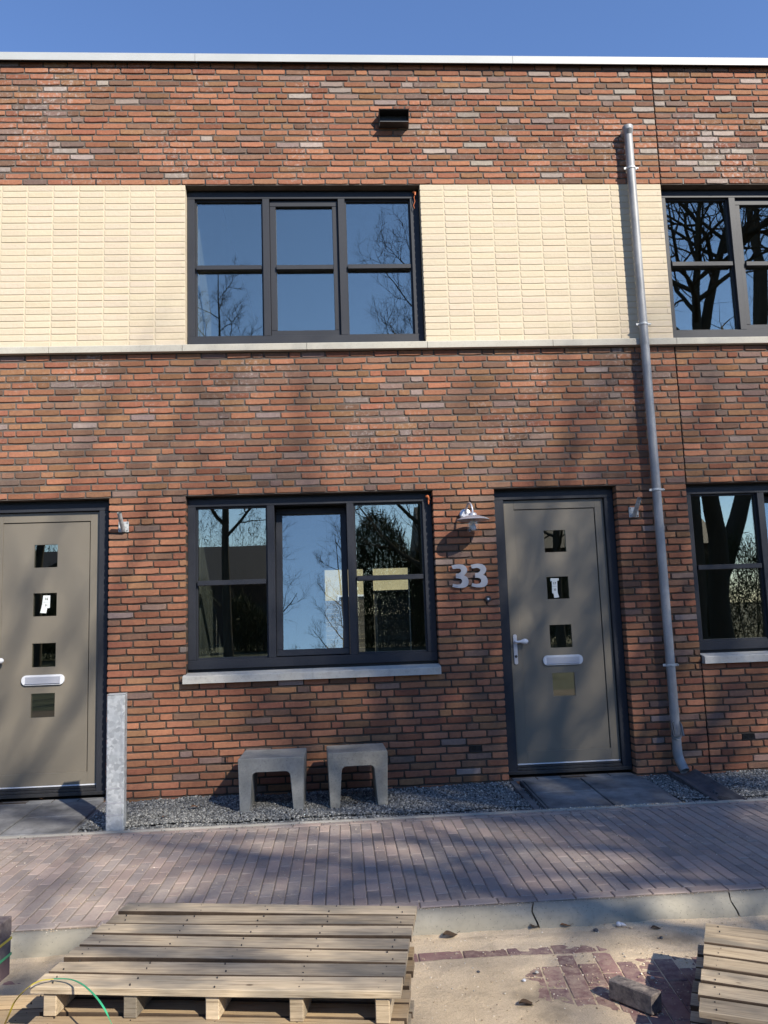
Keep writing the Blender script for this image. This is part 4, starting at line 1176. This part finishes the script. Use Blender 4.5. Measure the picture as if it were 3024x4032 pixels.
# cut straps curling over the pallets
def ribbon(pts, w, mat, name):
    P_ = [Vector(p) for p in pts]; fine = []
    for i in range(len(P_) - 1):
        a, b = P_[max(i - 1, 0)], P_[i]; c, d = P_[i + 1], P_[min(i + 2, len(P_) - 1)]
        for k in range(8):
            t = k / 8; fine.append(.5 * ((2 * b) + (-a + c) * t + (2 * a - 5 * b + 4 * c - d) * t * t + (-a + 3 * b - 3 * c + d) * t ** 3))
    fine.append(P_[-1]); m = MB(); vs = []
    for i, p in enumerate(fine):
        d = (fine[min(i + 1, len(fine) - 1)] - fine[max(i - 1, 0)]).normalized(); s = d.cross(Vector((0, 0, 1)))
        s = s.normalized() if s.length > .1 else Vector((1, 0, 0)); nn = s.cross(d) * .0006; s = s * w / 2
        vs += [tuple(p - s - nn), tuple(p + s - nn), tuple(p + s + nn), tuple(p - s + nn)]
    fs = [(i * 4 + j, i * 4 + (j + 1) % 4, (i + 1) * 4 + (j + 1) % 4, (i + 1) * 4 + j) for i in range(len(fine) - 1) for j in range(4)] + [(0, 1, 2, 3), tuple(len(vs) - 4 + q for q in range(4))]
    m.add(vs, fs); return m.build(name, mat)
def atz(u, v, z):
    d = RM @ Vector(((u - 1512) / F_PX, 1, -(v - 2016) / F_PX)); t = (z - CAM.z) / d.z; return CAM + d * t
def S(x, y, z): return atz(x / 1.0972, 3400 + y / 1.0972, z)
tag(ribbon([S(225, 498, -2.262), S(300, 500, -2.25), S(352, 520, -2.235), S(400, 560, -2.23), S(440, 610, -2.24), S(470, 665, -2.27), S(500, 740, -2.33), S(520, 820, -2.42)], .006, M['strap_g'], "packing_strap"),
    "loose green packing strap curling over the corner of the foreground pallet", "strap")
tag(ribbon([S(232, 499, -2.26), S(180, 505, -2.25), S(135, 525, -2.25), S(95, 560, -2.28), S(62, 600, -2.33), S(40, 650, -2.38), S(18, 700, -2.45), S(-10, 770, -2.55)], .006, M['strap_y'], "packing_strap"),
    "loose yellow packing strap hanging beside the paver pack at the left edge", "strap")

# loose paver lying on the road
t = thing("loose_paver", "single dark paver lying loose on the sanded road beside the right pallets", "paver", (2.50, -3.545, Z_ROAD + .004), None, math.radians(-60))
m = MB(); m.box(-.100, .100, -.036, .036, 0, .074, .004); o = m.build("paver_block", M['pave_o'], t); o.color = (.085, .072, .070, 1); o.rotation_euler = (math.radians(-3), 0, math.radians(7))

# leaves and crumbs
def leaf(p, s, rz, mat, label, tiltv=.5):
    m = MB(); n = 7; vs = []
    for i in range(n):
        t = i / (n - 1); w = s * .42 * math.sin(math.pi * min(1, t * .95 + .03)) * (1 + .25 * math.sin(t * 19)); x = (t - .5) * s * 1.3
        for k, q in enumerate((-1, -.4, 0, .5, 1)):
            vs.append((x + .05 * s * q, w * q, s * (.12 * abs(q) ** 1.5 * (1.2 - t) + .09 * math.sin(t * 5)) ))
    fs = [(i * 5 + k, i * 5 + k + 1, (i + 1) * 5 + k + 1, (i + 1) * 5 + k) for i in range(n - 1) for k in range(4)]
    m.add(vs, fs); m.tube([(s * .63, 0, s * .05), (s * .95, s * .1, s * .12)], s * .02, 5)
    o = m.build("dry_leaf", mat); o.location = p; o.rotation_euler = (ru(-.3, .3) * tiltv, ru(-.3, .3) * tiltv, rz)
    return tag(o, label, "leaf", "dry leaves lying about")
GP = lambda x, y, z: atz(x / 1.0972, 2600 + y / 1.0972, z)
leaf(GP(840, 632, -2.572), .045, .4, M['leaf'], "orange dry leaf on the gravel between the metal post and the first stool")
leaf(GP(710, 675, -2.578), .038, 1.2, M['leaf'], "small dry leaf on the gravel closest to the metal post")
leaf(GP(180, 598, -2.547), .045, 1.9, M['leaf'], "upright orange leaf on the slabs before the left door")
leaf(GP(1535, 618, -2.575), .035, 2.4, M['leaf'], "dry leaf on the gravel under the right concrete stool")
RP = lambda x, y, z: atz(1512 + x / 1.0972, 3400 + y / 1.0972, z)
leaf(RP(285, 308, -2.682), .062, .3, M['leafb'], "crumpled dark leaf on the sand just right of the foreground pallet", 1)
leaf(RP(652, 272, -2.680), .055, 1.0, M['leafb'], "dark curled leaf against the kerb below its first visible joint", 1)
leaf(RP(785, 266, -2.683), .040, .0, M['leaf'], "thin reddish leaf on the sand at the kerb foot")
leaf(RP(1175, 278, -2.69), .040, .1, M['leafb'], "brown leaf scrap near the kerb, next to the right pallets")
leaf(RP(620, 605, -2.688), .058, .2, M['leafb'], "flat brown leaf in the middle of the sand patch")
m = MB(); m.lathe([(0, 0), (.011, .004), (.014, .012), (.010, .020), (0, .024)], (0, 0, 0), 10); m.tube([(.006, 0, .012), (.022, .002, .010), (.036, .004, .006)], [.010, .007, .002], 8)
o = m.build("plaster_lump", M['white_plastic'], None, True); o.location = RP(1015, 272, -2.690); o.rotation_euler = (0, 0, -.3); tag(o, "small white lump of plaster lying on the sand by the kerb", "rubble")
for i, (x, y, s, c, lab) in enumerate(((915, 288, .014, M['gutter'], "small dark stone at the kerb, left of the white lump"), (1197, 320, .010, M['steel_dark'], "small dark pebble on the sanded road near the right pallets"), (1066, 276, .010, M['sand'], "yellow pebble just right of the white lump"), (605, 505, .010, M['white_plastic'], "pale pebble at the edge of the damp sand patch"), (408, 468, .008, M['gutter'], "black pebble on the sand beside the foreground pallets"), (1160, 494, .010, M['sill'], "pale pebble between the skewed road pavers"), (660, 470, .009, M['sill'], "pale pebble near the left end of the skewed pavers"))):
    m = MB(); m.lathe([(0, -s * .5), (s * .8, -s * .3), (s, 0), (s * .7, s * .5), (0, s * .65)], (0, 0, 0), 7); m.v = [(x_ * ru(.8, 1.2), y_ * ru(.8, 1.2), z_ * ru(.8, 1.1)) for x_, y_, z_ in m.v]
    o = m.build("pebble", c); o.location = RP(x, y, -2.690) ; tag(o, lab, "pebble", "stray pebbles on the road")

# ------------------------------------------------------------------ trees across the street (seen in the glass; their shade falls on the house)
def tree(x, y, h, seed, trunk_r, spread, first, label, up=.25, dens=1.0, twigs=True, ntw=6, lean=0.0):
    R = random.Random(seed)
    t = thing("bare_tree", label, "tree", (x, y, -2.75), "bare trees across the street")
    big = MB(); small = MB()
    def branch(mb, p, d, length, r, segs, sides, wig, trop, tip=.15):
        pts = [p]; rs = [r]; dirs = [d]; q = Vector(p); d = Vector(d)
        for i in range(segs):
            d = (d + Vector((R.gauss(0, wig), R.gauss(0, wig), R.gauss(0, wig) + trop))).normalized(); q = q + d * length / segs
            pts.append(q.copy()); rs.append(r * (1 - (1 - tip) * (i + 1) / segs)); dirs.append(d.copy())
        mb.tube(pts, rs, sides, cap=False); return pts, rs, dirs
    def side(d, ang, az):
        u = d.orthogonal().normalized(); w = d.cross(u); s = u * math.cos(az) + w * math.sin(az)
        return (d * math.cos(ang) + s * math.sin(ang)).normalized()
    pts, rs, ds = branch(big, Vector((0, 0, 0)), Vector((lean + R.uniform(-.05, .05), R.uniform(-.05, .05), 1)), h * .93, trunk_r, 16, 12, .085 if lean else .045, .02, .08)
    def sample(pts, rs, ds, f):
        k = f * (len(pts) - 1); i = min(int(k), len(pts) - 2); u = k - i
        return pts[i].lerp(pts[i + 1], u), rs[i] + (rs[i + 1] - rs[i]) * u, ds[min(i + 1, len(ds) - 1)]
    az = R.uniform(0, 6)
    n1 = int(15 * dens)
    for i in range(n1):
        f = first + (.97 - first) * (i + R.uniform(-.3, .3)) / n1; f = max(first, min(.98, f)); p, r, d = sample(pts, rs, ds, f); az += 2.4 + R.uniform(-.5, .5)
        ln = spread * (1.0 - .68 * ((f - first) / (1 - first))) * R.uniform(.75, 1.15); rr = min(r * (.62 if twigs else .8), trunk_r * (.5 if twigs else .6)) * R.uniform(.7, 1)
        a = branch(big, p, side(d, math.radians(R.uniform(48, 72)), az), ln, rr, 9, 8, .13, up * .16)
        az2 = R.uniform(0, 6)
        for j in range(8):
            f2 = .2 + .78 * (j + R.uniform(-.3, .3)) / 8; p2, r2, d2 = sample(*a, max(.1, min(.98, f2))); az2 += 2.4 + R.uniform(-.6, .6)
            b = branch(small, p2, side(d2, math.radians(R.uniform(35, 62)), az2), ln * R.uniform(.3, .5) * (1.15 - f2 * .5), max(r2 * (.55 if twigs else .7), .012), 6, 5, .17, up * .18)
            az3 = R.uniform(0, 6)
            for k in range(ntw):
                f3 = .18 + .8 * (k + R.random()) / ntw; p3, r3, d3 = sample(*b, min(.98, f3)); az3 += 2.4 + R.uniform(-.6, .6)
                c = branch(small, p3, side(d3, math.radians(R.uniform(30, 60)), az3), ln * R.uniform(.13, .24), max(r3 * .5, .006), 4, 3, .2, up * .15)
                if twigs:
                    az4 = R.uniform(0, 6)
                    for l in range(4):
                        p4, r4, d4 = sample(*c, .25 + .7 * l / 4); az4 += 2.2
                        branch(small, p4, side(d4, math.radians(R.uniform(25, 55)), az4), ln * R.uniform(.06, .12), .0045, 2, 3, .15, up * .1, .4)
    for mb, nm, mt in ((big, "trunk", M['bark']), (small, "crown", M['twig'])):
        me = bpy.data.meshes.new(nm); me.from_pydata(mb.v, [], mb.f); me.materials.append(mt); me.shade_smooth(); link(nm, me, t)
    return t
tree(12.4, -15.0, 15.2, 31, .34, 5.0, .64, "big bare tree with a thick trunk filling the right-hand windows' reflection", twigs=False, ntw=4, lean=.07)
tree(16.9, -17.5, 18.6, 12, .28, 5.0, .70, "second thick bare tree mirrored at the right edge of the right upper window", twigs=False, ntw=4)
tree(-3.3, -25.5, 18.0, 13, .21, 4.6, .30, "bare tree mirrored in the left panes of the lower and upper windows", .6, 1.35)
tree(4.9, -22.5, 18.6, 14, .20, 6.6, .12, "upright twiggy tree mirrored in the right pane of the upper window", .9, 1.5)
tree(21.5, -21.0, 20.0, 15, .28, 5.0, .65, "bare tree farthest to the right across the street")
tree(9.2, -20.5, 14.4, 16, .18, 4.2, .25, "slimmer bare tree between the twiggy tree and the big trunk", .4)
tree(10.9, -13.5, 16.2, 21, .36, 5.0, .74, "bare tree nearest the street, between the slim tree and the big trunk", dens=1.2, twigs=False, ntw=6, lean=.06)
tree(18.6, -29.5, 35.5, 22, .50, 7.0, .82, "tallest bare tree, far across the street left of the second tallest one", dens=1.25, twigs=False, ntw=3, lean=.04)
tree(21.8, -28.0, 30.2, 42, .50, 6.4, .80, "second tallest bare tree, far behind the two thick ones on the right", dens=1.25, twigs=False, ntw=3, lean=.04)
tree(6.4, -14.2, 16.4, 41, .30, 5.0, .66, "bare tree across the street that stands opposite the door of number 33", twigs=False, ntw=3, lean=.06)
tree(1.0, -34.0, 14.5, 23, .15, 4.0, .15, "small far bare tree straight opposite the tilted middle sash", .7, 1.2)
tree(-10.5, -24.0, 15.0, 17, .22, 5.0, .25, "bare tree farthest to the left across the street", .3)

# shrubs and a dark building beyond, again for the reflections
def shrub_row(x0, x1, y, h, n, seed, label):
    rr = np.random.default_rng(seed); V = []; F = []
    xs = rr.uniform(x0, x1, n); top = h * (.62 + .38 * np.abs(np.sin(xs * .9 + seed)) ) ; z = -2.75 + top * rr.uniform(0, 1, n) ** .8; ys = y + rr.normal(0, .55, n)
    a = rr.normal(size=(n, 3)) * np.array([.16, .16, .30]); b = rr.normal(size=(n, 3)) * .016; c = np.c_[xs, ys, z]
    k_ = n // 3; a[:k_] = rr.normal(size=(k_, 3)) * .035; b[:k_] = rr.normal(size=(k_, 3)) * .035; c[:k_, 2] = -2.75 + (c[:k_, 2] + 2.75) * .55
    V = np.stack([c, c + a, c + a + b, c + b], 1).reshape(-1, 3); me = bpy.data.meshes.new("foliage")
    me.from_pydata(V.tolist(), [], [(i * 4, i * 4 + 1, i * 4 + 2, i * 4 + 3) for i in range(n)]); me.materials.append(M['shrub'])
    t = thing("hedge", label, "hedge", (0, 0, 0), "shrubs across the street"); link("foliage", me, t)
    m = MB()
    for i in range(60):
        x = rr.uniform(x0, x1); yy = y + rr.normal(0, .3); m.tube([(x, yy, -2.75), (x + rr.normal(0, .1), yy, -1.6), (x + rr.normal(0, .25), yy, -2.75 + h * .8)], [.03, .02, .008], 4)
    o = m.build("stems", M['twig'], t)
shrub_row(-26, -4.5, -29, 4.4, 50000, 1, "tall winter hedge across the street, left of the gap")
shrub_row(-4.0, 1.5, -31, 2.6, 14000, 2, "winter hedge across the street straight opposite the window")
shrub_row(2.2, 9.4, -30, 6.4, 52000, 5, "very tall shrubs across the street mirrored in the right pane of the lower window")
shrub_row(-26, 1, -58, 11.5, 30000, 7, "far dark wood behind the long house, seen above its roof in the left pane")
shrub_row(9.5, 34, -27, 4.6, 52000, 3, "tall shrubs across the street behind the big trees")

def plain_house(x0, x1, y0, y1, h, roof, label, matw, face=1):
    t = thing("far_house", label, "house", ((x0 + x1) / 2, (y0 + y1) / 2, -2.75))
    m = MB(); m.box(x0, x1, y0, y1, -2.75, h); part(m, "wall", matw, t)
    m = MB(); yc = (y0 + y1) / 2; m.prism([(y0 - .4, h + .01), (y1 + .4, h + .01), (yc, h + roof)], x0 - .3, x1 + .3, axis='x'); part(m, "roof", M['tiles'], t)
    yf = y1 if face > 0 else y0
    n = int((x1 - x0) / 3.2)
    for fl in range(2 if h > 2 else 1):
        for i in range(n):
            cx = x0 + (i + .5) * (x1 - x0) / n; z0 = -1.8 + fl * 2.9
            m = MB(); m.box(cx - .75, cx + .75, yf - .04, yf + .04, z0, z0 + 1.5); w = part(m, "window", M['white_plastic'] if face < 0 else M['fence'], t)
            m = MB(); m.box(cx - .67, cx - .03, yf - .045, yf + .045, z0 + .08, z0 + 1.42); m.box(cx + .03, cx + .67, yf - .045, yf + .045, z0 + .08, z0 + 1.42); part(m, "pane", M['black'], w)
    return t
plain_house(-22, -2.2, -50, -42, 1.2, 2.5, "long dark-roofed house beyond the hedge across the street, on the left", M['rearblock'])
plain_house(7, 26, -52, -42, 2.6, 3.6, "dark-roofed house beyond the shrubs across the street, on the right", M['rearblock'])
# behind the row: a pale brick block and a dark shed seen right through the lower window
plain_house(-3, 13.5, 27, 35, 3.4, 2.5, "pale yellow brick house behind the row, seen through the lower window", M['farbrick'], -1)
t = thing("garden_fence", "dark timber garden fence behind the row, seen through the lower window", "fence", (4, 20, -2.7))
for q in range(14):
    m = MB(); z = -2.69 + q * .147; m.box(-3, 12, 20 + .012 * (q % 2), 20.03 + .012 * (q % 2), z, z + .141, .004); part(m, "plank", M['fence'], t)
t = thing("garden_shed", "dark timber shed behind the row, seen through the right pane of the lower window", "shed", (2.95, 15.2, -2.7))
for q in range(15):
    m = MB(); z = -2.69 + q * .142; m.box(2.32, 3.50, 14.2 + .012 * (q % 2), 14.24 + .012 * (q % 2), z, z + .136, .004); part(m, "plank", M['fence'], t)
m = MB(); m.box(2.34, 3.48, 14.26, 16.2, -2.7, -.56); part(m, "shed_wall", M['fence'], t)
m = MB(); m.box(2.25, 3.56, 14.1, 16.3, -.555, -.50); part(m, "roof", M['bitumen'], t)
